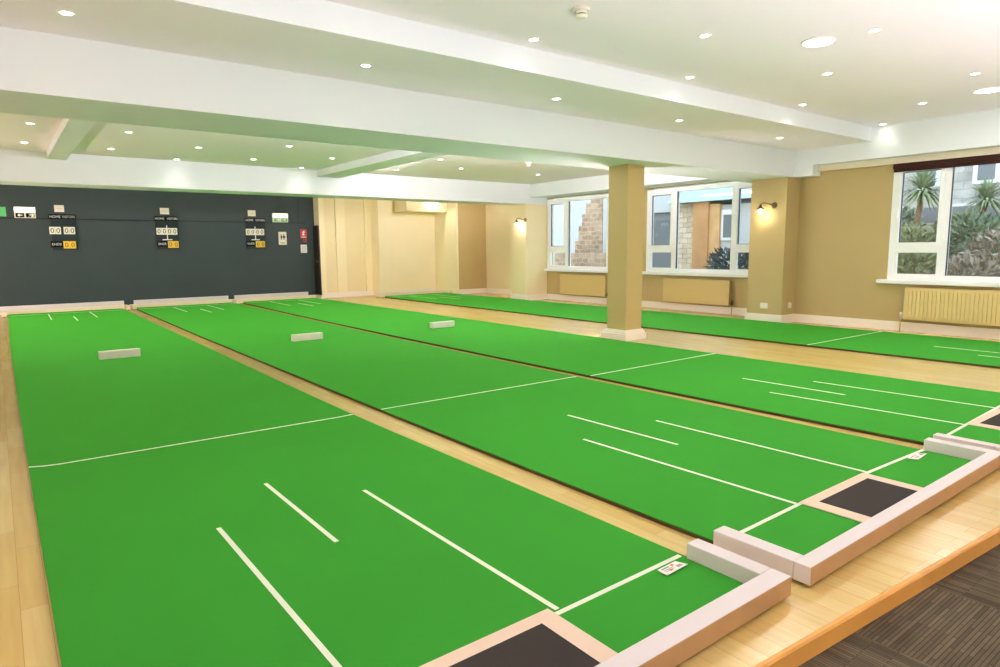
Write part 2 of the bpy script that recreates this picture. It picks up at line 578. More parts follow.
skirting('baseboard_far', M['skirt'], (6.05, 7.36, 13.41, 13.43), (7.36, 7.75, 13.03, 13.05), (7.75, 9.1, 13.18, 13.2), (9.1, 9.95, 12.18, 12.2))

# free-standing pillar
b = MB()
b.box(6.0, 6.29, 3.97, 4.275, ZF, 2.09)
pil = structure(b.obj('pillar', M['pillar']), 'tan square pillar standing between the third and fourth mats')
b = MB()
b.box(5.95, 6.335, 3.925, 4.335, ZF, 0.06)
b.box(5.965, 6.32, 3.94, 4.32, 0.06, 0.085)
b.box(5.98, 6.305, 3.955, 4.30, 0.085, 0.105)
b.obj('plinth', M['skirt'], pil)

# door leaf against the end of the charcoal wall
b = MB()
b.box(6.005, 6.043, 13.46, 13.745, ZF + 0.01, 1.68)
d = structure(b.obj('door_1', M['darkdoor']), 'narrow dark door at the right end of the charcoal wall')
b = MB()
b.tube([(6.004, 13.50, 0.84), (5.96, 13.50, 0.84)], 0.009)
b.tube([(5.962, 13.50, 0.84), (5.962, 13.41, 0.84)], 0.009)
b.obj('door_handle', M['steel'], d)

# cable trunking along the charcoal wall
b = MB()
b.box(XL, 5.83, 13.735, 13.75, 1.726, 1.75)
structure(b.obj('trim_3', M['board']), 'thin dark cable trunking running along the charcoal wall')
b = MB()
b.box(5.66, 5.675, 13.742, 13.75, 1.75, 2.3)
structure(b.obj('trim_4', M['board']))

# ------------------------------------------------------------------ windows
def window(name, xw, y0, y1, label):
    L = bpy.data.objects.new(name, None)
    COL.objects.link(L)
    L.location = (xw, (y0 + y1) / 2, ZS)
    L['kind'] = 'structure'
    L['label'] = label
    fx0, fx1 = xw - 0.012, xw + 0.07
    b = MB()
    fwid = 0.065
    b.box(fx0, fx1, y0, y0 + fwid, ZS + fwid, ZH - fwid)
    b.box(fx0, fx1, y1 - fwid, y1, ZS + fwid, ZH - fwid)
    b.box(fx0, fx1, y0, y1, ZS, ZS + fwid)
    b.box(fx0, fx1, y0, y1, ZH - fwid, ZH)
    cw = 0.67                       # casement bay width
    ml, mr = y1 - cw, y0 + cw       # mullion inner edges
    for c in (ml, mr):
        s = 0 if c == ml else -0.075
        b.box(fx0, fx1, c + s, c + s + 0.075, ZS + fwid, ZH - fwid)
    for (a0, a1) in ((ml + 0.075, y1 - fwid), (y0 + fwid, mr - 0.075)):
        b.box(fx0, fx1, a0, a1, 1.02, 1.10)
    b.obj('frame', M['pvc'], L)
    for (a0, a1) in ((ml + 0.075, y1 - fwid), (y0 + fwid, mr - 0.075)):
        b = MB()
        t = 0.042
        sx0, sx1 = xw - 0.03, xw + 0.055
        z0, z1 = 1.10, ZH - fwid
        b.box(sx0, sx1, a0, a0 + t, z0, z1)
        b.box(sx0, sx1, a1 - t, a1, z0, z1)
        b.box(sx0, sx1, a0 + t, a1 - t, z0, z0 + t)
        b.box(sx0, sx1, a0 + t, a1 - t, z1 - t, z1)
        sash = b.obj('sash', M['pvc'], L)
        b = MB()
        g = 0.008
        b.box(xw + 0.004, xw + 0.03, a0 + t, a0 + t + g, z0 + t, z1 - t)
        b.box(xw + 0.004, xw + 0.03, a1 - t - g, a1 - t, z0 + t, z1 - t)
        b.box(xw + 0.004, xw + 0.03, a0 + t, a1 - t, z0 + t, z0 + t + g)
        b.box(xw + 0.004, xw + 0.03, a0 + t, a1 - t, z1 - t - g, z1 - t)
        b.obj('gasket', M['gasket'], sash)
        b = MB()
        b.box(xw + 0.02, xw + 0.026, a0 + t, a1 - t, z0 + t, z1 - t)
        b.obj('pane', M['glass'], sash)
        b = MB()
        hy = a1 - t / 2 if a1 > (y0 + y1) / 2 else a0 + t / 2
        b.box(sx0 - 0.012, sx0, hy - 0.014, hy + 0.014, 1.42, 1.50, 0, 0.004)
        b.box(sx0 - 0.035, sx0 - 0.012, hy - 0.01, hy + 0.01, 1.46, 1.485, 0, 0.004)
        b.box(sx0 - 0.035, sx0 - 0.02, hy - 0.01, hy + 0.01, 1.485, 1.59, 0, 0.004)
        b.obj('handle', M['pvc'], sash)
        # lower fixed light: bead ring and pane
        b = MB()
        t2 = 0.03
        z0, z1 = ZS + fwid, 1.02
        b.box(xw - 0.005, xw + 0.05, a0, a0 + t2, z0, z1)
        b.box(xw - 0.005, xw + 0.05, a1 - t2, a1, z0, z1)
        b.box(xw - 0.005, xw + 0.05, a0 + t2, a1 - t2, z0, z0 + 0.012)
        b.box(xw - 0.005, xw + 0.05, a0 + t2, a1 - t2, z1 - 0.012, z1)
        b.obj('glazing_bead', M['pvc'], L)
        b = MB()
        b.box(xw + 0.02, xw + 0.026, a0 + t2, a1 - t2, z0 + 0.012, z1 - 0.012)
        b.obj('pane', M['glass'], L)
    b = MB()
    b.box(xw + 0.02, xw + 0.026, mr, ml, ZS + fwid, ZH - fwid)
    b.obj('pane', M['glass'], L)
    b = MB()
    g = 0.009
    b.box(xw + 0.0, xw + 0.03, ml - g, ml, ZS + fwid, ZH - fwid)
    b.box(xw + 0.0, xw + 0.03, mr, mr + g, ZS + fwid, ZH - fwid)
    b.obj('gasket', M['gasket'], L)
    b = MB()
    b.box(xw - 0.10, xw + 0.02, y0 - 0.1 if y0 > 4.35 or y0 < 4 else y0 - 0.03, min(y1 + 0.1, y1 + (0.015 if y1 > 9 else 0.1)), 0.605, ZS - 0.0, 0, 0.006)
    b.obj('sill', M['pvc'], L)
    return L
window('window_1', 9.68, W1[0], W1[1], 'white framed window farthest down the right wall, behind the pillar')
window('window_2', 9.68, W2[0], W2[1], 'white framed window between the pillar and the near pilaster')
window('window_3', 9.42, W3[0], W3[1], 'white framed window nearest the camera, under the dark blind')

# roller blind over window 3
t = thing('roller_blind', (9.36, 1.2, 2.05), 'dark brown roller blind drawn up over the nearest window', 'blind')
b = MB()
b.box(9.335, 9.385, W3[0] - 0.02, W3[1] - 0.012, 2.085, 2.152, 0, 0.008)
b.obj('cassette', M['blind'], t)
b = MB()
b.box(9.355, 9.365, W3[0] - 0.01, W3[1] - 0.018, 2.045, 2.085)
b.obj('hem_bar', M['blind'], t)

# ------------------------------------------------------------------ bowls mats
def smooth(pts, n):
    """piecewise-linear edge, resampled and averaged: list of (y, x)"""
    ys = [p[0] for p in pts]
    def at(y):
        if y <= pts[0][0]:
            return pts[0][1]
        for (a, xa), (c, xc) in zip(pts, pts[1:]):
            if a <= y <= c:
                return xa + (xc - xa) * (y - a) / (c - a)
        return pts[-1][1]
    y0, y1 = ys[0], ys[-1]
    out = []
    for i in range(n + 1):
        y = y0 + (y1 - y0) * i / n
        w = 0.45
        out.append((sum(at(min(max(y + k * w / 2, y0), y1)) for k in (-2, -1, 0, 1, 2)) / 5, y))
    return out

def bowls_mat(left, right, lines, label, base, clip=None):
    t = thing('bowls_mat', base, label, 'bowls mat', 'bowls mats')
    n = 40
    L, R = smooth(left, n), smooth(right, n)
    if clip:                        # the near end lies between the fender's arms
        xl, xr, ye = clip
        i1 = next(i for i, p in enumerate(L) if p[1] > ye)
        def cut(E, f):
            e0 = E[i1][0]
            return [(f(E[0][0]), E[0][1]), (f(e0), ye - 0.002), (e0, ye)] + E[i1:]
        L, R = cut(L, lambda x: max(x, xl)), cut(R, lambda x: min(x, xr))
        n = len(L) - 1
    def slab(z0, z1, inset, name, m_):
        b = MB()
        v = []
        for (lx, ly), (rx, ry) in zip(L, R):
            v.append([b.bm.verts.new(p) for p in ((lx + inset, ly + inset, z0), (rx - inset, ry + inset, z0), (rx - inset, ry + inset, z1), (lx + inset, ly + inset, z1))])
        for i in range(n):
            for k in range(4):
                b.bm.faces.new([v[i][k], v[i][(k + 1) % 4], v[i + 1][(k + 1) % 4], v[i + 1][k]])
        b.bm.faces.new(v[0])
        b.bm.faces.new(v[-1])
        return b
    slab(ZF, -0.0045, 0.004, 'u', 0).obj('underlay', M['under'], t)
    b = slab(-0.0045, 0.0, 0.0, 's', 0)
    for pts, w in lines:            # taped markings on the playing surface
        for (p, q) in zip(pts, pts[1:]):
            d_ = Vector((q[0] - p[0], q[1] - p[1]))
            nn = Vector((-d_.y, d_.x)).normalized() * (w / 2)
            z = 0.0008
            b.prism([(p[0] + nn.x, p[1] + nn.y), (p[0] - nn.x, p[1] - nn.y), (q[0] - nn.x, q[1] - nn.y), (q[0] + nn.x, q[1] + nn.y)], -0.001, z, 1)
    b.obj('playing_surface', [M['green'], M['tape']], t)
    return t

YN, YF = -0.312, 13.395
TW = 0.0185
bowls_mat([(YN, 0.006), (0.632, 0.006), (1.633, 0.004), (4.7, 0.007), (8.0, 0.018), (13.395, 0.072)],
          [(YN, 1.862), (0.001, 1.857), (0.41, 1.852), (2.036, 1.818), (2.68, 1.806), (4.6, 1.818), (7.0, 1.845), (10, 1.865), (13.395, 1.89)],
          [([(0.006, -0.006), (1.231, -0.006), (1.845, 0.0)], TW), ([(0.006, 2.737), (0.07, 2.708), (0.14, 2.693), (0.83, 2.681), (1.71, 2.668), (1.806, 2.678)], 0.016),
           ([(0.584, 1.311), (0.598, 0.0)], TW), ([(0.901, 1.706), (0.909, 0.891)], TW), ([(1.234, 1.325), (1.252, 0.012)], TW),
           ([(0.655, 13.0), (0.632, 11.74)], TW), ([(0.975, 12.15), (0.962, 11.29)], TW), ([(1.294, 13.0), (1.283, 11.68)], TW), ([(0.07, 13.02), (1.885, 13.02)], TW)],
          'green bowls mat nearest the camera, along the left side of the floor', (0.93, 6.5, ZF), (0.0, 1.846, -0.022))
bowls_mat([(YN, 2.052), (0.0, 2.047), (0.585, 2.036), (2.4, 2.02), (4.6, 2.024), (7.86, 2.036), (13.395, 2.095)],
          [(YN, 3.90), (0.645, 3.898), (2.377, 3.898), (5.767, 3.885), (9, 3.91), (13.395, 3.966)],
          [([(2.09, -0.029), (2.637, -0.022), (3.293, -0.026), (3.905, -0.05)], TW), ([(2.025, 2.68), (3.895, 2.656)], 0.016),
           ([(2.608, 1.266), (2.637, -0.015)], TW), ([(2.922, 1.731), (2.947, 0.854)], TW), ([(3.265, 1.266), (3.293, -0.015)], TW),
           ([(2.72, 13.0), (2.71, 11.7)], TW), ([(3.04, 12.15), (3.03, 11.29)], TW), ([(3.37, 13.0), (3.36, 11.7)], TW), ([(2.1, 13.02), (3.99, 13.02)], TW)],
          'green bowls mat second from the left, across a wood strip from the nearest mat', (2.96, 6.5, ZF), (2.088, 3.908, -0.018))
bowls_mat([(YN, 4.075), (0.016, 4.067), (0.725, 4.049), (2.49, 4.02), (5.98, 4.0), (9, 4.03), (12.6, 4.12), (13.395, 4.12)],
          [(YN, 5.915), (0.155, 5.905), (1.7, 5.883), (4.26, 5.862), (9.375, 5.865), (13.395, 5.86)],
          [([(4.122, -0.033), (4.663, -0.012), (5.4, 0.014), (5.91, 0.03)], TW), ([(4.02, 2.60), (5.88, 2.618)], 0.016),
           ([(4.591, 1.252), (4.663, 0.0)], TW), ([(4.916, 1.69), (4.939, 0.851)], TW), ([(5.243, 1.246), (5.311, 0.022)], TW),
           ([(4.66, 13.0), (4.65, 11.7)], TW), ([(4.97, 12.15), (4.96, 11.29)], TW), ([(5.29, 13.0), (5.28, 11.7)], TW), ([(4.08, 13.02), (5.86, 13.02)], TW)],
          'green bowls mat third from the left, passing just in front of the pillar', (4.95, 6.5, ZF), (4.120, 5.928, -0.038))
bowls_mat([(-0.82, 7.185), (0.505, 7.178), (2.389, 7.165), (4.67, 7.14), (8, 7.165), (12.75, 7.19)],
          [(-0.82, 9.0), (1.0, 9.007), (3.38, 9.015), (6, 9.02), (10.0, 9.02), (12.75, 9.01)],
          [([(7.165, 2.30), (9.01, 2.28)], 0.016), ([(7.18, -0.45), (9.0, -0.45)], TW),
           ([(7.76, 0.85), (7.73, -0.44)], TW), ([(8.09, 1.36), (8.075, 0.42)], TW), ([(8.43, 0.85), (8.40, -0.44)], TW),
           ([(7.77, 12.4), (7.77, 11.1)], TW), ([(8.1, 11.55), (8.1, 10.7)], TW), ([(8.43, 12.4), (8.43, 11.1)], TW), ([(7.19, 12.4), (9.0, 12.4)], TW)],
          'green bowls mat farthest right, lying between the pillar and the windows', (8.1, 6.0, ZF))

# ------------------------------------------------------------------ fenders
ZB = -0.010           # fenders stand on small feet, a finger's breadth off the floor
def fender(x0, x1, y_in, y_out, yend_l, yend_r, label, wl=0.068, wr=0.068, h=0.056, far_m=None, ZB=ZB):
    """U-shaped wooden fender: back rail between y_in and y_out, two arms reaching to yend"""
    t = thing('fender', ((x0 + x1) / 2, y_out, ZF), label, 'fender', 'fenders at the mat ends')
    top = far_m or M['fwhite']
    out = -1 if y_out < y_in else 1
    ya, yb_ = sorted((y_in, y_out))
    def rail(name, q):
        b = MB()
        b.box(*q, bevel=0.003)
        o = b.obj(name, [top, M['fwood']], t)
        for f in o.data.polygons:
            if name == 'back_rail' and f.normal.y * out > 0.7 and not far_m:
                f.material_index = 1
    rail('back_rail', (x0, x1, ya, yb_, ZB, h))
    for (a, c, ye) in ((x0, x0 + wl, yend_l), (x1 - wr, x1, yend_r)):
        y2, y3 = sorted((y_in - out * 0.0006, ye))
        rail('arm', (a, c, y2, y3, ZB, h))
    for x in (x0 + 0.035, x1 - 0.035):
        for y in (y_out - out * 0.035, (yend_l if x < (x0 + x1) / 2 else yend_r) + out * 0.04):
            b = MB()
            b.lathe([(0.014, ZF + 0.0003), (0.014, ZB - 0.0003)], (x, y, 0), 14)
            b.obj('foot', M['black'], t)
fender(-0.09, 1.914, -0.314, -0.385, -0.025, -0.025, 'white fender at the near end of the leftmost mat, closest to the camera', wr=0.066)
fender(2.017, 3.980, -0.334, -0.395, -0.02, -0.046, 'white fender at the near end of the second mat, beside the closest fender')
fender(4.055, 6.0, -0.334, -0.40, -0.04, -0.04, 'white fender at the third mat\'s near end, cut by the right picture edge', wl=0.062)
fender(-0.02, 1.985, 13.40, 13.46, 13.07, 13.07, 'cream fender at the far end of the leftmost mat, under the left scoreboard', h=0.066, far_m=M['fcream'])
fender(2.022, 4.045, 13.40, 13.46, 13.07, 13.07, 'cream fender at the far end of the second mat, below the middle scoreboard', h=0.066, far_m=M['fcream'])
fender(4.047, 5.935, 13.40, 13.46, 13.07, 13.07, 'cream fender at the far end of the third mat, below the right scoreboard', h=0.066, far_m=M['fcream'])
fender(7.10, 9.085, 12.755, 12.815, 12.45, 12.45, 'cream fender at the far end of the rightmost mat, before the pale alcove', h=0.066, far_m=M['fcream'])

# white kick boards along the foot of the charcoal wall
for (x0, x1, nm) in ((-0.4, 1.965, 'left'), (2.14, 3.985, 'middle'), (4.115, 5.80, 'right')):
    b = MB()
    b.box(x0, x1, 13.69, 13.735, ZF, 0.128, 0, 0.004)
    o = b.obj('kick_board', M['fwhite'], origin=((x0 + x1) / 2, 13.71, ZF))
    tag(o, 'long white board against the charcoal wall behind the %s far fender' % nm, 'board', 'white boards along the foot of the charcoal wall')

# centre blocks
for (cx, cy, nm, lab) in ((0.928, 6.50, 0, 'white oblong block standing on the leftmost mat'),
                          (2.967, 6.48, 0, 'white oblong block standing on the second mat from the left'),
                          (4.959, 6.485, 0, 'white oblong block standing on the third mat, nearest the pillar')):
    b = MB()
    b.box(cx - 0.19, cx + 0.19, cy - 0.038, cy + 0.038, 0.001, 0.082, 0, 0.004)
    tag(b.obj('centre_block', M['block'], origin=(cx, cy, 0.0)), lab, 'block', 'centre blocks on the mats')

# delivery mats
def delivery_mat(cx, yfar, ynear, label):
    t = thing('delivery_mat', (cx, (yfar + ynear) / 2, 0.001), label, 'mat', 'delivery mats at the near ends')
    b = MB()
    b.box(cx - 0.305, cx + 0.305, ynear, yfar, 0.0010, 0.005, 0, 0.001)
    b.obj('border', M['rugedge'], t)
    b = MB()
    b.box(cx - 0.23, cx + 0.235, ynear + 0.02, yfar - 0.052, 0.005, 0.0062)
    b.obj('rubber_pad', M['rugdark'], t)
delivery_mat(0.922, 0.028, -0.306, 'dark rubber mat with beige border at the near end of the leftmost mat')
delivery_mat(2.955, -0.016, -0.31, 'dark rubber mat with beige border inside the second near fender')
delivery_mat(4.98, -0.006, -0.306, 'beige-edged dark rubber mat at the third mat\'s near end, cut by the picture edge')

# score cards
def score_card(q, label):
    cx, cy = sum(p[0] for p in q) / 4, sum(p[1] for p in q) / 4
    t = thing('score_card', (cx, cy, 0.0012), label, 'card', 'score cards on the near ends')
    def P(u, v, z):
        a = Vector(q[0]) * (1 - u) * (1 - v) + Vector(q[1]) * u * (1 - v) + Vector(q[2]) * u * v + Vector(q[3]) * (1 - u) * v
        lift = 0.004 * v * v + 0.003
        return (a.x, a.y, 0.001 + lift + z)
    b = MB()
    n = 6
    for i in range(n):
        for j in range(n):
            b.quad([P(i / n, j / n, 0), P((i + 1) / n, j / n, 0), P((i + 1) / n, (j + 1) / n, 0), P(i / n, (j + 1) / n, 0)])
    bmesh.ops.remove_doubles(b.bm, verts=b.bm.verts, dist=1e-5)
    r = bmesh.ops.extrude_face_region(b.bm, geom=list(b.bm.faces))
    bmesh.ops.translate(b.bm, verts=[v for v in r['geom'] if isinstance(v, bmesh.types.BMVert)], vec=(0, 0, -0.0022))
    b.obj('card', M['paper'], t)
    b = MB()
    for (u0, u1, v0, v1, mi) in ((0.12, 0.5, 0.15, 0.3, 1), (0.12, 0.6, 0.42, 0.5, 1), (0.12, 0.55, 0.6, 0.68, 1), (0.58, 0.72, 0.12, 0.34, 0), (0.3, 0.42, 0.55, 0.8, 0), (0.66, 0.9, 0.5, 0.8, 1)):
        b.quad([P(u0, v0, .0004), P(u1, v0, .0004), P(u1, v1, .0004), P(u0, v1, .0004)], mi)
    b.obj('print', [M['redink'], M['greyink']], t)
score_card([(1.688, -0.024), (1.790, -0.021), (1.800, -0.067), (1.679, -0.073)], 'small white printed card on the leftmost mat beside the dead line')
score_card([(3.674, -0.058), (3.787, -0.052), (3.822, -0.096), (3.676, -0.109)], 'small white printed card in the far corner of the second near fender')

# ------------------------------------------------------------------ radiators
def radiator(xb, y0, y1, z0, z1, label, ribs, m_):
    """panel radiator standing off a wall whose face is xb"""
    t = thing('radiator', (xb - 0.07, (y0 + y1) / 2, z0), label, 'radiator')
    b = MB()
    x0, x1 = xb - 0.115, xb - 0.055
    if ribs:
        n = int((y1 - y0) / 0.046)
        st = (y1 - y0 - 0.03) / n
        b.box(x0 + 0.014, x1, y0, y1, z0, z1, 0, 0.004)
        for i in range(n):
            c = y0 + 0.015 + st * (i + 0.5)
            b.prism([(c - st * 0.34, z0 + 0.03), (c + st * 0.34, z0 + 0.03), (c + st * 0.34, z1 - 0.03), (c - st * 0.34, z1 - 0.03)], x0 + 0.002, x0 + 0.015, 0, 'x')
    else:
        b.box(x0, x1, y0, y1, z0, z1, 0, 0.006)
    b.obj('panel', m_, t)
    b = MB()
    if ribs:
        b.box(x0 + 0.010, x1 + 0.03, y0 + 0.005, y1 - 0.005, z1 + 0.0005, z1 + 0.006)
    else:
        b.box(x1 + 0.003, x1 + 0.022, y0 + 0.02, y1 - 0.02, z0 + 0.03, z1 - 0.03)
    b.obj('top_grille' if ribs else 'rear_panel', m_, t)
    b = MB()
    yv = y1 + 0.035 if ribs else y0 - 0.035
    xm = (x0 + x1) / 2 + 0.01
    ye = y1 if ribs else y0
    b.tube([(xm, ye, z0 + 0.03), (xm, yv, z0 + 0.03)], 0.009)
    b.lathe([(0.012, -0.02), (0.014, 0.0), (0.014, 0.02), (0.018, 0.022), (0.018, 0.06), (0.012, 0.066)], (xm, yv, z0 + 0.02), 12)
    b.obj('valve', M['plastic'] if ribs else M['brass'], t)
    b = MB()
    b.tube([(xm, yv, ZF), (xm, yv, z0 + 0.0)], 0.0075)
    b.obj('pipe', M['copper'], t)
    for yy in (y0 + 0.12, y1 - 0.12):
        b = MB()
        b.box(x1 + 0.0005, xb - 0.0005, yy - 0.02, yy + 0.02, z0 + 0.1, z1 - 0.1)
        b.obj('bracket', m_, t)
radiator(9.42, -0.05, 2.16, 0.145, 0.555, 'cream ribbed radiator below the nearest window', True, M['rad'])
radiator(9.68, 4.90, 6.26, 0.13, 0.545, 'flat tan radiator below the middle window, right of the pillar', False, M['radcream'])
radiator(9.68, 7.70, 9.02, 0.13, 0.545, 'flat tan radiator below the farthest window, left of the pillar', False, M['radcream'])

# ------------------------------------------------------------------ wall lamps
def wall_lamp(xf, yr, z, label):
    t = thing('wall_lamp', (xf, yr, z), label, 'wall lamp', 'wall lamps on the pilasters')
    b = MB()
    b.lathe([(0.045, 0.0), (0.045, -0.010), (0.03, -0.022), (0.012, -0.03), (0.010, -0.05)], (xf - 0.0005, yr, z), 20, 0, 'x')
    b.obj('wall_rose', M['lampmetal'], t)
    ys = yr + 0.145
    xs = xf - 0.13
    b = MB()
    pts = [(xf - 0.045, yr, z), (xf - 0.085, yr + 0.02, z + 0.012), (xf - 0.11, yr + 0.06, z + 0.03), (xs, yr + 0.11, z + 0.035), (xs, ys, z + 0.02), (xs, ys, z + 0.0)]
    b.tube(pts, 0.008)
    b.obj('arm', M['lampmetal'], t)
    b = MB()
    b.lathe([(0.018, 0.01), (0.022, -0.02), (0.028, -0.028), (0.058, -0.046), (0.062, -0.056), (0.058, -0.056), (0.025, -0.034), (0.016, -0.028)], (xs, ys, z), 24)
    b.obj('lamp_shade', M['lampmetal'], t)
    b = MB()
    b.lathe([(0.010, -0.036), (0.016, -0.05), (0.028, -0.066), (0.033, -0.084), (0.028, -0.102), (0.014, -0.114), (0.004, -0.117)], (xs, ys, z), 20)
    b.obj('bulb', M['bulb'], t)
    ld = bpy.data.lights.new('lamp_light', 'POINT')
    ld.energy = LAMP_W
    ld.color = (1.0, 0.85, 0.68)
    ld.shadow_soft_size = 0.03
    lo = bpy.data.objects.new('lamp_light', ld)
    COL.objects.link(lo)
    lo.parent = t
    lo.location = (xs - xf, ys - yr, -0.15)
LAMP_W = 2.3
wall_lamp(9.06, 3.87, 1.70, 'brass wall lamp on the near pilaster, right of the middle window')
wall_lamp(9.08, 9.58, 1.71, 'brass wall lamp on the far pilaster, left of the farthest window')

# sockets and switches
def plate(name, axis, p, w, h, label, cat, detail):
    t = thing(name, p, label, cat)
    b = MB()
    x, y, z = p
    if axis == 'x':
        b.box(x - 0.014, x - 0.0005, y - w / 2, y + w / 2, z - h / 2, z + h / 2, 0, 0.003)
    else:
        b.box(x - w / 2, x + w / 2, y - 0.014, y - 0.0005, z - h / 2, z + h / 2, 0, 0.003)
    b.obj('face_plate', M['plastic'], t)
    for k in detail:
        b = MB()
        if axis == 'x':
            b.box(x - 0.018, x - 0.0142, y + k - 0.008, y + k + 0.008, z - 0.012, z + 0.012)
        else:
            b.box(x + k - 0.008, x + k + 0.008, y - 0.018, y - 0.0142, z - 0.012, z + 0.012)
        b.obj('rocker', M['bezel'], t)
plate('wall_socket', 'x', (9.06, 3.965, 0.225), 0.12, 0.085, 'white double socket low on the front of the near pilaster', 'socket', (-0.03, 0.03))
plate('wall_socket', 'y', (9.27, 3.69, 0.235), 0.085, 0.085, 'white single socket low on the side of the near pilaster', 'socket', (0.0,))
plate('light_switch', 'x', (9.42, 2.485, 0.625), 0.05, 0.05, 'tiny white switch on the tan wall at the nearest sill end', 'switch', (0.0,))

# ------------------------------------------------------------------ scoreboards on the charcoal wall
def scoreboard(x0, x1, bar_x0, ends_x, label, rod, mid_gap):
    yw = 13.75
    t = thing('scoreboard', ((x0 + x1) / 2, yw, 1.16), label, 'scoreboard', 'scoreboards on the charcoal wall')
    b = MB()
    b.box(bar_x0 + 0.02, x1 + 0.03, yw - 0.03, yw + 0.001, 1.15, 1.80)  # dark sheet in place of the shadow around the cards
    b.obj('shade_board', M['board'], t)
    yf = yw - 0.03
    xm = (x0 + x1) / 2
    b = MB()
    b.box(bar_x0, x1 + 0.03, yf - 0.02, yf - 0.0002, 1.735, 1.825, 0, 0.004)
    nb = b.obj('name_bar', M['black'], t)
    b = MB()
    text_into(b, 'HOME', 0.062, bar_x0 + 0.10, 1.78, yf - 0.0215)
    b.obj('lettering', M['label'], nb)
    b = MB()
    text_into(b, 'VISITORS', 0.062, xm + 0.115, 1.78, yf - 0.0215, wscale=0.82)
    b.obj('lettering', M['label'], nb)
    w = (x1 - x0 - mid_gap) / 4
    for k in range(4):
        a = x0 + k * w + (mid_gap if k > 1 else 0)
        b = MB()
        b.box(a + 0.002, a + w - 0.002, yf - 0.012, yf - 0.0002, 1.452, 1.59, 0, 0.002)
        c = b.obj('digit_card', M['digitcard'], t)
        b = MB()
        text_into(b, '0', 0.125, a + w / 2, 1.521, yf - 0.0135)
        b.obj('digit', M['digit'], c)
    b = MB()
    b.box(ends_x, ends_x + 0.19, yf - 0.02, yf - 0.0002, 1.205, 1.32, 0, 0.004)
    eb = b.obj('ends_bar', M['black'], t)
    b = MB()
    text_into(b, 'ENDS', 0.062, ends_x + 0.095, 1.263, yf - 0.0215)
    b.obj('lettering', M['label'], eb)
    for k in range(2):
        a = ends_x + 0.202 + k * 0.102
        b = MB()
        b.box(a, a + 0.099, yf - 0.012, yf - 0.0002, 1.182, 1.32, 0, 0.002)
        c = b.obj('ends_card', M['yellow'], t)
        b = MB()
        text_into(b, '0', 0.12, a + 0.05, 1.25, yf - 0.0135)
        b.obj('digit', M['digit'], c)
    if rod:
        b = MB()
        b.box(xm - 0.008, xm + 0.008, yf - 0.03, yf - 0.0125, 1.36, 1.64)
        b.box(xm - 0.09, xm + 0.09, yf - 0.03, yf - 0.002, 1.34, 1.36)
        b.obj('hanging_rod', M['label'], t)
scoreboard(0.832, 1.245, 0.842, 0.835, 'black and cream scoreboard farthest left on the charcoal wall', False, 0.04)
scoreboard(2.655, 3.05, 2.63, 2.655, 'black and cream scoreboard in the middle of the charcoal wall', True, 0.0)
scoreboard(4.445, 4.85, 4.437, 4.45, 'black and cream scoreboard farthest right, nearest the exit sign', True, 0.0)
for (x0, x1, nm) in ((0.945, 1.10, 'left'), (2.757, 2.926, 'middle'), (4.523, 4.69, 'right')):
    b = MB()
    b.box(x0, x1, 13.742, 13.751, 1.87, 2.0, 0)
    b.box(x0 + 0.03, x1 - 0.03, 13.7415, 13.742, 1.93, 1.936, 1)
    o = b.obj('notice_card', [M['signpale'], M['greyink']], origin=((x0 + x1) / 2, 13.75, 1.87))
    tag(o, 'small pale card on the charcoal wall above the %s scoreboard' % nm, 'card', 'pale cards above the scoreboards')

# exit signs
def man(b, cx, cz, s, y, mi):
    b.lathe([(0.13 * s, 0.0), (0.13 * s, -0.0012)], (cx + 0.1 * s, y, cz + 0.78 * s), 10, mi, 'y')
    for poly in ([(-0.12, 0.0), (0.12, 0.05), (0.2, 0.6), (-0.05, 0.58)], [(0.1, 0.5), (0.2, 0.42), (0.52, 0.52), (0.5, 0.6)],
                 [(-0.05, 0.58), (-0.4, 0.45), (-0.42, 0.2), (-0.32, 0.2), (-0.28, 0.4), (0.0, 0.48)],
                 [(-0.12, 0.02), (0.1, 0.02), (0.42, -0.15), (0.4, -0.6), (0.28, -0.6), (0.28, -0.22)],
                 [(-0.12, 0.05), (-0.02, 0.0), (-0.3, -0.35), (-0.7, -0.35), (-0.7, -0.25), (-0.34, -0.24)]):
        b.prism([(cx + px * s, cz + pz * s) for px, pz in poly], y, y - 0.0012, mi, 'y')
def arrow(b, cx, cz, s, y, mi, d):
    b.prism([(cx + d * px * s, cz + pz * s) for px, pz in ((-0.6, -0.15), (0.05, -0.15), (0.05, -0.5), (0.65, 0.0), (0.05, 0.5), (0.05, 0.15), (-0.6, 0.15))], y, y - 0.0012, mi, 'y')
def exit_sign(x0, x1, label, panel, d):
    t = thing('exit_sign', ((x0 + x1) / 2, 13.75, 1.74), label, 'exit sign', 'running man signs on the charcoal wall')
    b = MB()
    b.box(x0, x1, 13.68, 13.751, 1.745, 1.845, 0, 0.004)
    b.obj('housing', M['signpale'], t)
    b = MB()
    b.box(x0, x1, 13.675, 13.751, 1.846, 1.945, 0, 0.006)
    b.obj('lit_diffuser', M['signwhite'], t)
    b = MB()
    w = x1 - x0
    for k in range(2):
        a = x0 + 0.015 + k * (w / 2 - 0.005)
        e = a + w / 2 - 0.03
        b.box(a, e, 13.677, 13.6798, 1.757, 1.835, 0)
        if (k == 0) == (d < 0):
            arrow(b, (a + e) / 2, 1.796, 0.06, 13.6769, 1, d)
        else:
            man(b, (a + e) / 2, 1.79, 0.045, 13.6769, 1)
            b.box(e - 0.045, e - 0.012, 13.6755, 13.6769, 1.765, 1.828, 1)
    b.obj('pictogram_panel', [panel, M['signpale']], t)
exit_sign(0.325, 0.645, 'lit exit sign with dark pictograms, left of the left scoreboard', M['black'], -1)
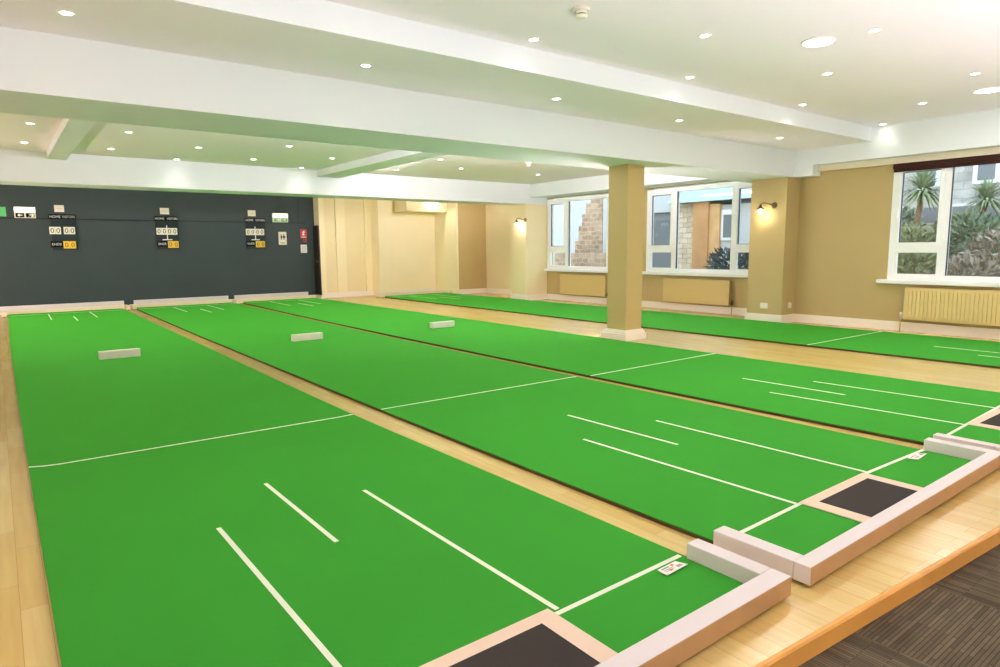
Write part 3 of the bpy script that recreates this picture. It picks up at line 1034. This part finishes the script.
exit_sign(5.06, 5.40, 'lit exit sign with green pictograms right of the right scoreboard', M['signgreen'], 1)
t = thing('exit_sign', (0.03, 13.75, 1.77), 'plain green exit sign cut by the left edge of the picture', 'exit sign', 'running man signs on the charcoal wall')
b = MB()
b.box(-0.16, 0.205, 13.738, 13.751, 1.77, 1.94, 0, 0.002)
b.obj('panel', M['signgreen'], t)
b = MB()
man(b, -0.07, 1.85, 0.07, 13.7378, 0)
arrow(b, 0.06, 1.855, 0.08, 13.7378, 0, 1)
b.obj('pictogram', M['paper'], t)

# notices
t = thing('toilet_notice', (5.272, 13.75, 1.235), 'cream notice with two dark figures, below the right exit sign', 'notice')
b = MB()
b.box(5.18, 5.365, 13.742, 13.751, 1.235, 1.53, 0, 0.001)
b.obj('panel', M['signpale'], t)
for cx, skirt in ((5.243, 0.0), (5.303, 0.022)):
    b = MB()
    b.lathe([(0.013, 0), (0.013, -0.001)], (cx, 13.7418, 1.462), 10, 0, 'y')
    b.prism([(cx - 0.02, 1.445), (cx + 0.02, 1.445), (cx + 0.016 + skirt, 1.395), (cx + 0.012, 1.395), (cx + 0.012, 1.355), (cx - 0.012, 1.355), (cx - 0.012, 1.395), (cx - 0.016 - skirt, 1.395)], 13.7418, 13.7408, 0, 'y')
    b.obj('figure', M['digit'], t)
b = MB()
b.box(5.215, 5.33, 13.7408, 13.7418, 1.285, 1.292)
b.box(5.225, 5.32, 13.7408, 13.7418, 1.265, 1.271)
b.obj('print', M['digit'], t)
t = thing('fire_notice', (5.77, 13.75, 1.385), 'red fire action notice with white mark near the dark door', 'notice')
b = MB()
b.box(5.695, 5.85, 13.742, 13.751, 1.385, 1.595, 0, 0.001)
b.obj('panel', M['red'], t)
b = MB()
b.prism([(5.735, 1.53), (5.79, 1.565), (5.81, 1.52), (5.775, 1.50), (5.80, 1.455), (5.76, 1.44), (5.735, 1.48), (5.75, 1.50)], 13.7418, 13.7408, 0, 'y')
b.box(5.715, 5.83, 13.7408, 13.7418, 1.405, 1.418)
b.obj('mark', M['paper'], t)
t = thing('fire_call_point', (5.79, 13.75, 1.295), 'small dark red call point between the red notice and the white notice', 'call point')
b = MB()
b.box(5.75, 5.83, 13.71, 13.751, 1.295, 1.365, 0, 0.006)
b.obj('housing', M['red'], t)
b = MB()
b.box(5.77, 5.81, 13.708, 13.7098, 1.312, 1.348)
b.obj('push_plate', M['digit'], t)
t = thing('paper_notice', (5.765, 13.75, 1.045), 'white paper notice below the small red call point', 'notice')
b = MB()
b.box(5.69, 5.84, 13.744, 13.751, 1.045, 1.235)
b.obj('sheet', M['paper'], t)
b = MB()
for k in range(5):
    b.box(5.71, 5.82 - 0.02 * (k % 2), 13.7434, 13.7439, 1.075 + 0.03 * k, 1.081 + 0.03 * k)
b.obj('print', M['greyink'], t)

# ------------------------------------------------------------------ ceiling lights
DOWN_W, MID_W, BIG_W, TUBE, TUBE_FAR = 8.8, 22.0, 16.0, 215.0, 128.0
UP_CAM, UP_LEFT, UP_PILLAR, UP_FAR = 1850.0, 240.0, 1100.0, 1150.0
GLOBE_RGB = (255, 240, 246)
WARM = (1.0, 0.96, 0.88)
def make_downlight(loc, label, group, energy):
    t = thing('downlight', loc, label, 'downlight', group)
    x, y, z = loc
    b = MB()
    b.lathe([(0.048, -0.0005), (0.048, -0.004), (0.044, -0.007), (0.034, -0.005), (0.033, -0.0008)], loc, 24)
    b.obj('bezel', M['bezel'], t)
    b = MB()
    b.lathe([(0.0325, -0.0008), (0.0325, -0.0035), (0.02, -0.0055), (0.005, -0.006)], loc, 20)
    b.obj('lens', M['lens'], t)
    ld = bpy.data.lights.new('spot_beam', 'SPOT')
    ld.energy = energy
    ld.color = WARM
    ld.spot_size = math.radians(125)
    ld.spot_blend = 0.9
    ld.shadow_soft_size = 0.04
    lo = bpy.data.objects.new('spot_beam', ld)
    COL.objects.link(lo)
    lo.parent = t
    lo.location = (0, 0, -0.03)
    return t
ORD = ['first', 'second', 'third', 'fourth', 'fifth', 'sixth']
rows = [
    (3.19, 2.46, [0.40, 2.25, 4.14, 5.92, 7.93], 'on the lowered ceiling strip before the big white beam', 'downlights on the lowered ceiling strip'),
    (2.46, 2.64, [3.25, 5.11, 7.10, 9.09], 'in the row along the upper ceiling step', 'downlights on the upper ceiling'),
    (1.66, 2.64, [4.206, 6.015, 8.12], 'in the middle row of the upper ceiling', 'downlights on the upper ceiling'),
    (0.87, 2.64, [5.10, 7.12], 'in the upper ceiling row nearest the camera', 'downlights on the upper ceiling'),
    (7.24, 2.46, [0.38, 1.29, 3.135, 5.455], 'in the nearest row beyond the big white beam', 'small downlights beyond the big white beam'),
    (8.01, 2.46, [2.21, 4.06, 6.366, 8.08], 'in the second row beyond the big white beam', 'small downlights beyond the big white beam'),
    (8.76, 2.46, [0.378, 1.304, 3.145, 5.54], 'in the third row beyond the big white beam', 'small downlights beyond the big white beam'),
    (9.36, 2.46, [2.223, 4.106], 'in the last row before the far beam', 'small downlights beyond the big white beam'),
]
rows += [(11.1, 2.46, [0.6, 2.4, 4.2, 6.0, 7.8], 'added unseen behind the far beam, front row', 'downlights added behind the far beam'),
         (12.5, 2.46, [0.6, 2.4, 4.2, 6.0, 8.6], 'added unseen behind the far beam, back row', 'downlights added behind the far beam')]  # unseen downlights added to brighten the far end
proto = {}
for (y, z, xs, where, grp) in rows:
    for i, x in enumerate(xs):
        lab = 'downlight %s, %s from left' % (where, ORD[i])
        e = (MID_W if y > 5 else DOWN_W) * (0.15 if y == 9.36 or x > 9 else 1.0)
        if e not in proto:
            proto[e] = make_downlight((x, y, z), lab, grp, e)
        else:
            copy_thing(proto[e], (x, y, z), lab, grp)
# two round panel lights in view, and one added for light above the view
def panel_light(loc, label):
    t = thing('ceiling_panel_light', loc, label, 'ceiling light', 'round panel lights on the upper ceiling')
    b = MB()
    b.lathe([(0.118, -0.0005), (0.118, -0.010), (0.112, -0.014), (0.106, -0.012)], loc, 40)
    b.obj('rim', M['bezel'], t)
    b = MB()
    b.lathe([(0.105, -0.011), (0.105, -0.0135), (0.06, -0.0145), (0.01, -0.015)], loc, 40)
    b.obj('diffuser', M['lensbig'], t)
    ld = bpy.data.lights.new('panel_glow', 'AREA')
    ld.shape = 'DISK'
    ld.size = 0.2
    ld.energy = BIG_W
    ld.color = (1.0, 0.97, 0.92)
    lo = bpy.data.objects.new('panel_glow', ld)
    COL.objects.link(lo)
    lo.parent = t
    lo.location = (0, 0, -0.02)
    return t
pl = panel_light((5.015, 1.235, 2.64), 'large round glowing ceiling light at the upper right, left of the other')
copy_thing(pl, (7.96, 1.02, 2.64), 'large round glowing ceiling light at the right edge of the picture')
for (x, y) in ((2.05, 1.30),):
    copy_thing(pl, (x, y, 2.64), 'added round ceiling light, unseen above the top edge')
# unseen bowl uplighters added for fill: on low stands at the carpeted end and along the left wall, and on the
# rear of the pillar
def fill_uplighter(loc, label, bulb_mat, stand=True, wall_y=None, lift=0.0):
    t = thing('fill_uplighter', loc, label, 'fill_uplighter', 'added bowl uplighters out of view')
    x, y, z0 = loc
    z = z0 + (0.36 if stand else 0.0)          # rim height
    if stand:
        b = MB()
        b.lathe([(0.14, z0 + 0.0005), (0.14, z0 + 0.012), (0.10, z0 + 0.024), (0.014, z0 + 0.034), (0.012, z - 0.165)], (x, y, 0), 28)
        b.obj('stand', M['steel'], t)
    else:
        b = MB()
        b.box(x - 0.03, x + 0.03, wall_y, y - 0.05, z - 0.15, z - 0.10, 0, 0.004)
        b.obj('bracket', M['steel'], t)
    rs = 1.0 if stand else 0.45
    b = MB()
    b.lathe([(0.02, -0.165), (0.08, -0.15), (0.135, -0.09), (0.16, 0.0), (0.155, 0.0), (0.130, -0.086), (0.078, -0.144), (0.02, -0.158)], (0, 0, 0), 28)
    bmesh.ops.scale(b.bm, verts=b.bm.verts, vec=(rs, rs, 0.9))
    bmesh.ops.translate(b.bm, verts=b.bm.verts, vec=(x, y, z))
    b.obj('bowl', M['bezel'], t)
    b = MB()
    r = 0.05
    b.lathe([(r * 0.2, -0.14 - lift), (r * 0.25, -r * 0.95), (r * 0.7, -r * 0.7), (r, 0), (r * 0.7, r * 0.7), (r * 0.15, r * 0.99)], (x, y, z - 0.03 + lift), 20)
    b.obj('bulb', bulb_mat, t)
    return t
bulb_a = emis('fill_bulb', (254, 243, 254), UP_CAM)
bulb_b = emis('fill_bulb_left', GLOBE_RGB, UP_LEFT)
bulb_d = emis('fill_bulb_far', GLOBE_RGB, UP_FAR)
bulb_c = emis('fill_bulb_pillar', GLOBE_RGB, UP_PILLAR)
up = fill_uplighter((0.0, -2.0, ZC), 'low bowl uplighter added unseen on the carpet behind the camera', bulb_a)
for (x, y) in ((-2.4, -1.6), (2.3, -2.0), (4.4, -2.0), (6.5, -2.0)):
    copy_thing(up, (x, y, ZC), 'low bowl uplighter added unseen on the carpet behind the camera')
up = fill_uplighter((-3.2, 8.4, ZF), 'low bowl uplighter added unseen by the left wall', bulb_b, lift=0.05)
for y in (2.2, 9.2):
    copy_thing(up, (-3.2, y, ZF), 'low bowl uplighter added unseen by the left wall')
up = fill_uplighter((-3.0, 11.0, ZF), 'tall bulbed uplighter added unseen by the far left wall', bulb_d, lift=0.2)
copy_thing(up, (-3.0, 12.4, ZF), 'tall bulbed uplighter added unseen by the far left wall')
fill_uplighter((6.20, 4.36, 0.28), 'bowl uplighter added unseen behind the pillar', bulb_c, False, 4.2745)
# battens added for fill light, hidden on the rear faces of the two beams
def batten(loc, label, tube='tube'):
    t = thing('fill_batten_light', loc, label, 'added batten light', 'added battens hidden behind the beams')
    x, y, z = loc
    b = MB()
    b.box(x - 0.78, x + 0.78, y - 0.001, y + 0.035, z - 0.03, z + 0.03, 0, 0.004)
    b.box(x - 0.78, x - 0.755, y + 0.035, y + 0.085, z - 0.02, z + 0.02)
    b.box(x + 0.755, x + 0.78, y + 0.035, y + 0.085, z - 0.02, z + 0.02)
    b.box(x - 0.78, x + 0.78, y + 0.0355, y + 0.12, z - 0.03, z - 0.025)
    b.obj('housing', M['bezel'], t)
    b = MB()
    b.tube([(x - 0.754, y + 0.065, z), (x + 0.754, y + 0.065, z)], 0.015, 12)
    b.obj('tube', M[tube], t)
    return t
M['tube'] = emis('fill_tube', (255, 236, 252), TUBE)
M['tube_far'] = emis('fill_tube_far', (255, 240, 248), TUBE_FAR)
def beam_batten(loc, label):  # side battens added out of view to brighten the right half
    t = thing('fill_batten_light', loc, label, 'added batten light', 'added battens on the hidden side of the cross beam')
    x, y, z = loc
    b = MB()
    b.box(x - 0.001, x + 0.02, y - 0.78, y + 0.78, z - 0.03, z + 0.03, 0, 0.003)
    b.box(x + 0.02, x + 0.055, y - 0.78, y - 0.755, z - 0.015, z + 0.015)
    b.box(x + 0.02, x + 0.055, y + 0.755, y + 0.78, z - 0.015, z + 0.015)
    b.obj('housing', M['bezel'], t)
    b = MB()
    b.tube([(x + 0.04, y - 0.754, z), (x + 0.04, y + 0.754, z)], 0.012, 12)
    b.obj('tube', M['tube_b'], t)
    return t
M['tube_b'] = emis('fill_tube_side', (255, 244, 246), 130.0)
bb = beam_batten((4.85, 6.1, 2.39), 'fluorescent batten added unseen on the right cross beam')
copy_thing(bb, (4.85, 8.3, 2.39), 'fluorescent batten added unseen on the right cross beam')
bt = batten((1.4, 4.5, 2.19), 'fluorescent batten added unseen behind the big beam')
for (x, y, z) in ((3.4, 4.5, 2.19), (5.8, 4.5, 2.19), (7.6, 4.5, 2.19)):
    copy_thing(bt, (x, y, z), 'fluorescent batten added unseen behind the big beam')
bt = batten((2.0, 10.15, 2.26), 'fluorescent batten added unseen behind the far beam', 'tube_far')
for (x, y, z) in ((5.4, 10.15, 2.26), (8.6, 10.15, 2.26)):
    copy_thing(bt, (x, y, z), 'fluorescent batten added unseen behind the far beam')
# smoke detectors
def detector(loc, label, s=1.0):
    t = thing('smoke_detector', loc, label, 'smoke detector')
    b = MB()
    b.lathe([(0.055 * s, -0.0005), (0.055 * s, -0.014), (0.048 * s, -0.018)], loc, 28)
    b.obj('base', M['plastic'], t)
    b = MB()
    b.lathe([(0.034 * s, -0.018), (0.034 * s, -0.034), (0.030 * s, -0.034), (0.030 * s, -0.042), (0.04 * s, -0.043), (0.038 * s, -0.056), (0.025 * s, -0.06)], loc, 28)
    b.obj('sensor_head', M['plastic'], t)
    b = MB()
    b.lathe([(0.0315 * s, -0.0345), (0.0315 * s, -0.0415)], loc, 24)
    b.obj('vent_slot', M['digit'], t)
detector((3.09, 1.80, 2.64), 'white smoke detector on the upper ceiling at the top edge of the picture')
detector((6.82, 6.79, 2.46), 'small white smoke detector beyond the big beam, left of the pillar top')

# ------------------------------------------------------------------ outside the windows
b = MB()
b.box(9.9, 40, -20, 40, -0.5, -0.3)
structure(b.obj('ground', M['paving']))

# stone building seen through window 1
b = MB()
steps = [(13.6, -0.3), (13.6, 0.75), (13.15, 0.75), (13.15, 1.3), (13.0, 1.3), (13.0, 1.75), (12.86, 1.75), (12.86, 2.1), (12.70, 2.1), (12.70, 2.4), (12.5, 2.4), (12.5, 2.62), (12.02, 2.62), (12.02, -0.3)]
b.prism(steps, 14.0, 14.5, 0, 'x')
tag(b.obj('stone_gable', M['stone'], origin=(14.2, 12.7, -0.3)), 'brown stone stepped wall outside the farthest window', 'wall')
t = thing('white_house', (17.5, 15.0, -0.3), 'white rendered house beyond the stepped stone wall', 'house')
b = MB()
b.box(16.5, 19, 10.2, 20.0, -0.3, 3.2)
b.obj('walls', M['render'], t)
b = MB()
b.prism([(16.3, 3.2), (19.2, 3.2), (17.75, 4.4)], 10.0, 20.2, 0, 'y')
b.obj('roof', M['slate'], t)
for (a, c) in ((17.6, 18.2),):
    b = MB()
    b.box(16.46, 16.5, a, c, 1.2, 2.2)
    w_ = b.obj('window', M['pvc'], t)
    b = MB()
    b.box(16.45, 16.46, a + 0.06, c - 0.06, 1.26, 2.14)
    b.obj('pane', M['darkpane'], w_)
b = MB()
b.box(13.4, 13.65, 11.3, 13.4, -0.3, 0.95)
tag(b.obj('garden_wall', M['stone'], origin=(13.5, 12.3, -0.3)), 'low brown garden wall outside the farthest window', 'wall')
t = thing('white_lean_to', (14.3, 11.5, -0.3), 'white lean-to wall right of the stepped stone wall outside', 'outbuilding')
b = MB()
b.box(14.0, 14.6, 10.9, 12.0, -0.3, 2.75)
b.obj('wall', M['render'], t)
b = MB()
b.box(13.9, 14.7, 10.85, 12.0, 2.751, 2.82)
b.obj('roof', M['slate'], t)

# stone cottage seen through window 2
t = thing('stone_cottage', (14.6, 8.4, -0.3), 'stone cottage with orange brown pier outside the middle window', 'house')
b = MB()
b.box(14.0, 15.5, 8.62, 9.42, -0.3, 2.19)
b.obj('stone_wall', M['pale_stone'], t)
b = MB()
b.box(13.85, 14.0, 8.36, 8.80, -0.3, 2.2)
b.obj('pier', M['pier'], t)
b = MB()
b.box(13.9, 14.0, 8.08, 8.36, -0.3, 2.13)
b.obj('pier', M['pierlit'], t)
b = MB()
b.box(14.0, 15.5, 7.0, 8.62, -0.3, 2.1)
b.obj('rendered_wall', M['render'], t)
b = MB()
b.box(13.96, 14.0, 7.62, 8.07, 1.25, 1.98)
w_ = b.obj('window', M['pvc'], t)
b = MB()
b.box(13.95, 13.96, 7.70, 8.0, 1.32, 1.86)
b.obj('pane', M['darkpane'], w_)
b = MB()
b.prism([(13.75, 2.2), (15.6, 2.2), (15.6, 3.1), (15.4, 3.1)], 6.9, 9.6, 0, 'y')  # roof whose pale green stands in for reflections in the pane
b.obj('roof', M['slatepale'], t)
t = thing('garage', (14.6, 10.0, -0.3), 'grey garage with white fascia at the left of the middle window view', 'garage')
b = MB()
b.box(14.0, 16.0, 9.45, 10.8, -0.3, 2.0)
b.obj('walls', M['slate'], t)
b = MB()
b.box(13.92, 16.0, 9.43, 10.85, 2.0, 2.13)
b.obj('fascia', M['render'], t)
b = MB()
b.box(13.97, 14.0, 9.55, 10.4, -0.3, 1.8)
b.obj('door', M['darkpane'], t)
# planter with a dark shrub, against the cottage
def leafball(b, c, r, n, size, mi, flat=0.8):
    for _ in range(n):
        d_ = Vector((random.gauss(0, 1), random.gauss(0, 1), random.gauss(0, 1))).normalized()
        rad = r * (0.55 + 0.45 * random.random())
        p = Vector(c) + Vector((d_.x * rad, d_.y * rad, d_.z * rad * flat))
        a = Vector((random.gauss(0, 1), random.gauss(0, 1), random.gauss(0, 1))).normalized()
        s = a.cross(d_)
        if s.length < 0.05:
            continue
        s = s.normalized()
        L_ = size * (0.7 + 0.6 * random.random())
        tip = (d_ * 0.7 + a * 0.5 + Vector((0, 0, 0.3))).normalized()
        b.quad([p - s * L_ * 0.22, p + tip * L_ * 0.5 - s * L_ * 0.25, p + tip * L_, p + tip * L_ * 0.5 + s * L_ * 0.25], mi)
def shrub(c, r, m_, label, n=420, size=0.14, group='shrubs outside the windows'):
    t = thing('shrub', (c[0], c[1], c[2] - r * 0.8), label, 'shrub', group)
    b = MB()
    leafball(b, c, r, n, size, 0)
    b.obj('foliage', m_, t)
    b = MB()
    for k in range(4):
        a = k * PI / 2 + 0.4
        b.tube([(c[0], c[1], c[2] - r * 0.8), (c[0] + 0.2 * r * math.cos(a), c[1] + 0.2 * r * math.sin(a), c[2] - 0.2 * r), (c[0] + 0.5 * r * math.cos(a), c[1] + 0.5 * r * math.sin(a), c[2] + 0.3 * r)], [0.02, 0.015, 0.006], 6)
    b.obj('stems', M['trunk'], t)
shrub((13.2, 7.15, 0.62), 0.55, M['leafdark'], 'dark green shrub below the cottage window outside the middle window', 600, 0.16)

# planted bank and house seen through window 3
b = MB()
prof = [(11.2, -0.3), (12.0, 0.2), (13.5, 0.7), (15.0, 1.2), (16.5, 1.55), (17.0, 1.6), (17.0, -0.3)]
b.prism(prof, -3.0, 7.0, 0, 'y')
structure(b.obj('ground.001', M['soil'], origin=(14, 2, -0.3)), 'sloping planted bank outside the nearest window')
t = thing('grey_house', (20, 3.5, -0.3), 'grey stone house with white windows beyond the planted bank', 'house')
b = MB()
b.box(19.0, 24, -4, 9.5, -0.3, 5.5)
b.obj('walls', M['greyhouse'], t)
for (a, c, z0, z1) in ((3.95, 4.5, 2.55, 3.3), (5.2, 5.7, 2.5, 3.3), (4.4, 5.0, 1.35, 2.1), (2.7, 3.3, 2.6, 3.3), (6.0, 6.4, 1.4, 2.1)):
    b = MB()
    b.box(18.95, 19.0, a, c, z0, z1)
    w_ = b.obj('window', M['pvc'], t)
    b = MB()
    b.box(18.94, 18.95, a + 0.1, c - 0.1, z0 + 0.08, z1 - 0.08)
    b.obj('pane', M['darkpane'], w_)
b = MB()
b.box(18.6, 24.2, -4.2, 9.7, 5.5, 5.7)
b.obj('eaves', M['slate'], t)
b = MB()
b.box(17.2, 17.4, -3.0, 7.0, -0.3, 1.95)
tag(b.obj('garden_wall', M['slate'], origin=(17.3, 2, -0.3)), 'grey retaining wall along the top of the bank outside', 'wall')

def cabbage_palm(base, h, r, label):
    t = thing('cabbage_palm', base, label, 'palm', 'cabbage palms outside the nearest window')
    b = MB()
    x, y, z = base
    top = Vector((x + 0.05, y - 0.03, z + h))
    b.tube([(x, y, z), (x + 0.02, y + 0.02, z + h * 0.5), tuple(top)], [0.075, 0.055, 0.05], 8)
    b.obj('trunk', M['trunk'], t)
    b = MB()
    for k in range(190):
        a = random.random() * 2 * PI
        el = random.uniform(-0.7, 1.4)
        d_ = Vector((math.cos(a) * math.cos(el), math.sin(a) * math.cos(el), math.sin(el)))
        s = d_.cross(Vector((0, 0, 1)))
        s = s.normalized() if s.length > 0.01 else Vector((1, 0, 0))
        L_ = r * random.uniform(0.75, 1.1)
        p1 = top + d_ * L_ * 0.5
        p2 = top + d_ * L_ + Vector((0, 0, -0.25 * L_ * math.cos(el)))
        w = 0.02
        b.quad([top - s * w * 0.4, top + s * w * 0.4, p1 + s * w, p1 - s * w])
        b.quad([p1 - s * w, p1 + s * w, p2 + s * 0.003, p2 - s * 0.003])
    b.obj('leaf_crown', M['palm'], t)
cabbage_palm((14.5, 3.98, 1.02), 1.15, 0.55, 'tall cabbage palm behind the left pane of the nearest window')
cabbage_palm((16.0, 3.35, 1.4), 0.6, 0.5, 'short cabbage palm behind the wide pane of the nearest window')
shr = [((12.5, 3.25, 0.7), 0.45, 'leaf1', 'olive shrub at the bank foot, behind the nearest window\'s left pane'),
       ((12.2, 2.35, 0.55), 0.42, 'leaf3', 'grey brown heathery shrub at the bank foot behind the wide pane'),
       ((13.6, 3.8, 1.1), 0.45, 'leaf1', 'olive shrub at mid bank below the tall cabbage palm'),
       ((14.1, 2.9, 1.25), 0.5, 'leaf2', 'blue green shrub at mid bank behind the wide pane'),
       ((15.3, 2.45, 1.6), 0.42, 'leaf2', 'blue green shrub high on the bank, right of the short palm'),
       ((15.0, 3.45, 1.35), 0.42, 'leaf1', 'olive shrub high on the bank before the short palm'),
       ((13.1, 2.2, 0.95), 0.48, 'leaf3', 'grey brown heathery shrub at mid bank near the right picture edge'),
       ((15.2, 4.7, 1.5), 0.5, 'leaf2', 'blue green shrub high on the bank left of the tall palm'),
       ((14.9, 1.45, 1.6), 0.5, 'leaf2', 'blue green shrub high on the bank at the right picture edge')]
for c, r, m_, lab in shr:
    shrub(c, r, M[m_], lab, 520, 0.13)

# ------------------------------------------------------------------ sky and daylight
w = bpy.data.worlds.new('overcast_sky')
S.world = w
w.use_nodes = True
nt = w.node_tree
bg = nt.nodes['Background']
tc = nt.nodes.new('ShaderNodeTexCoord')
sx = nt.nodes.new('ShaderNodeSeparateXYZ')
rp = nt.nodes.new('ShaderNodeValToRGB')
rp.color_ramp.elements[0].position = 0.0
rp.color_ramp.elements[0].color = (0.86, 0.92, 0.96, 1)
rp.color_ramp.elements[1].position = 0.8
rp.color_ramp.elements[1].color = (0.66, 0.80, 0.95, 1)
link(nt, tc.outputs['Generated'], sx.inputs[0])
link(nt, sx.outputs['Z'], rp.inputs['Fac'])
link(nt, rp.outputs['Color'], bg.inputs['Color'])
bg.inputs['Strength'].default_value = 2.4

S.view_settings.view_transform = 'Standard'
S.view_settings.look = 'None'
S.view_settings.gamma = 1.0
S.view_settings.use_curve_mapping = False
S.view_settings.exposure = 0.44
S.cycles.max_bounces = 10
S.cycles.diffuse_bounces = 7
S.cycles.glossy_bounces = 4
S.cycles.transparent_max_bounces = 12
S.cycles.caustics_reflective = False
S.cycles.caustics_refractive = False
S.cycles.sample_clamp_indirect = 6.0
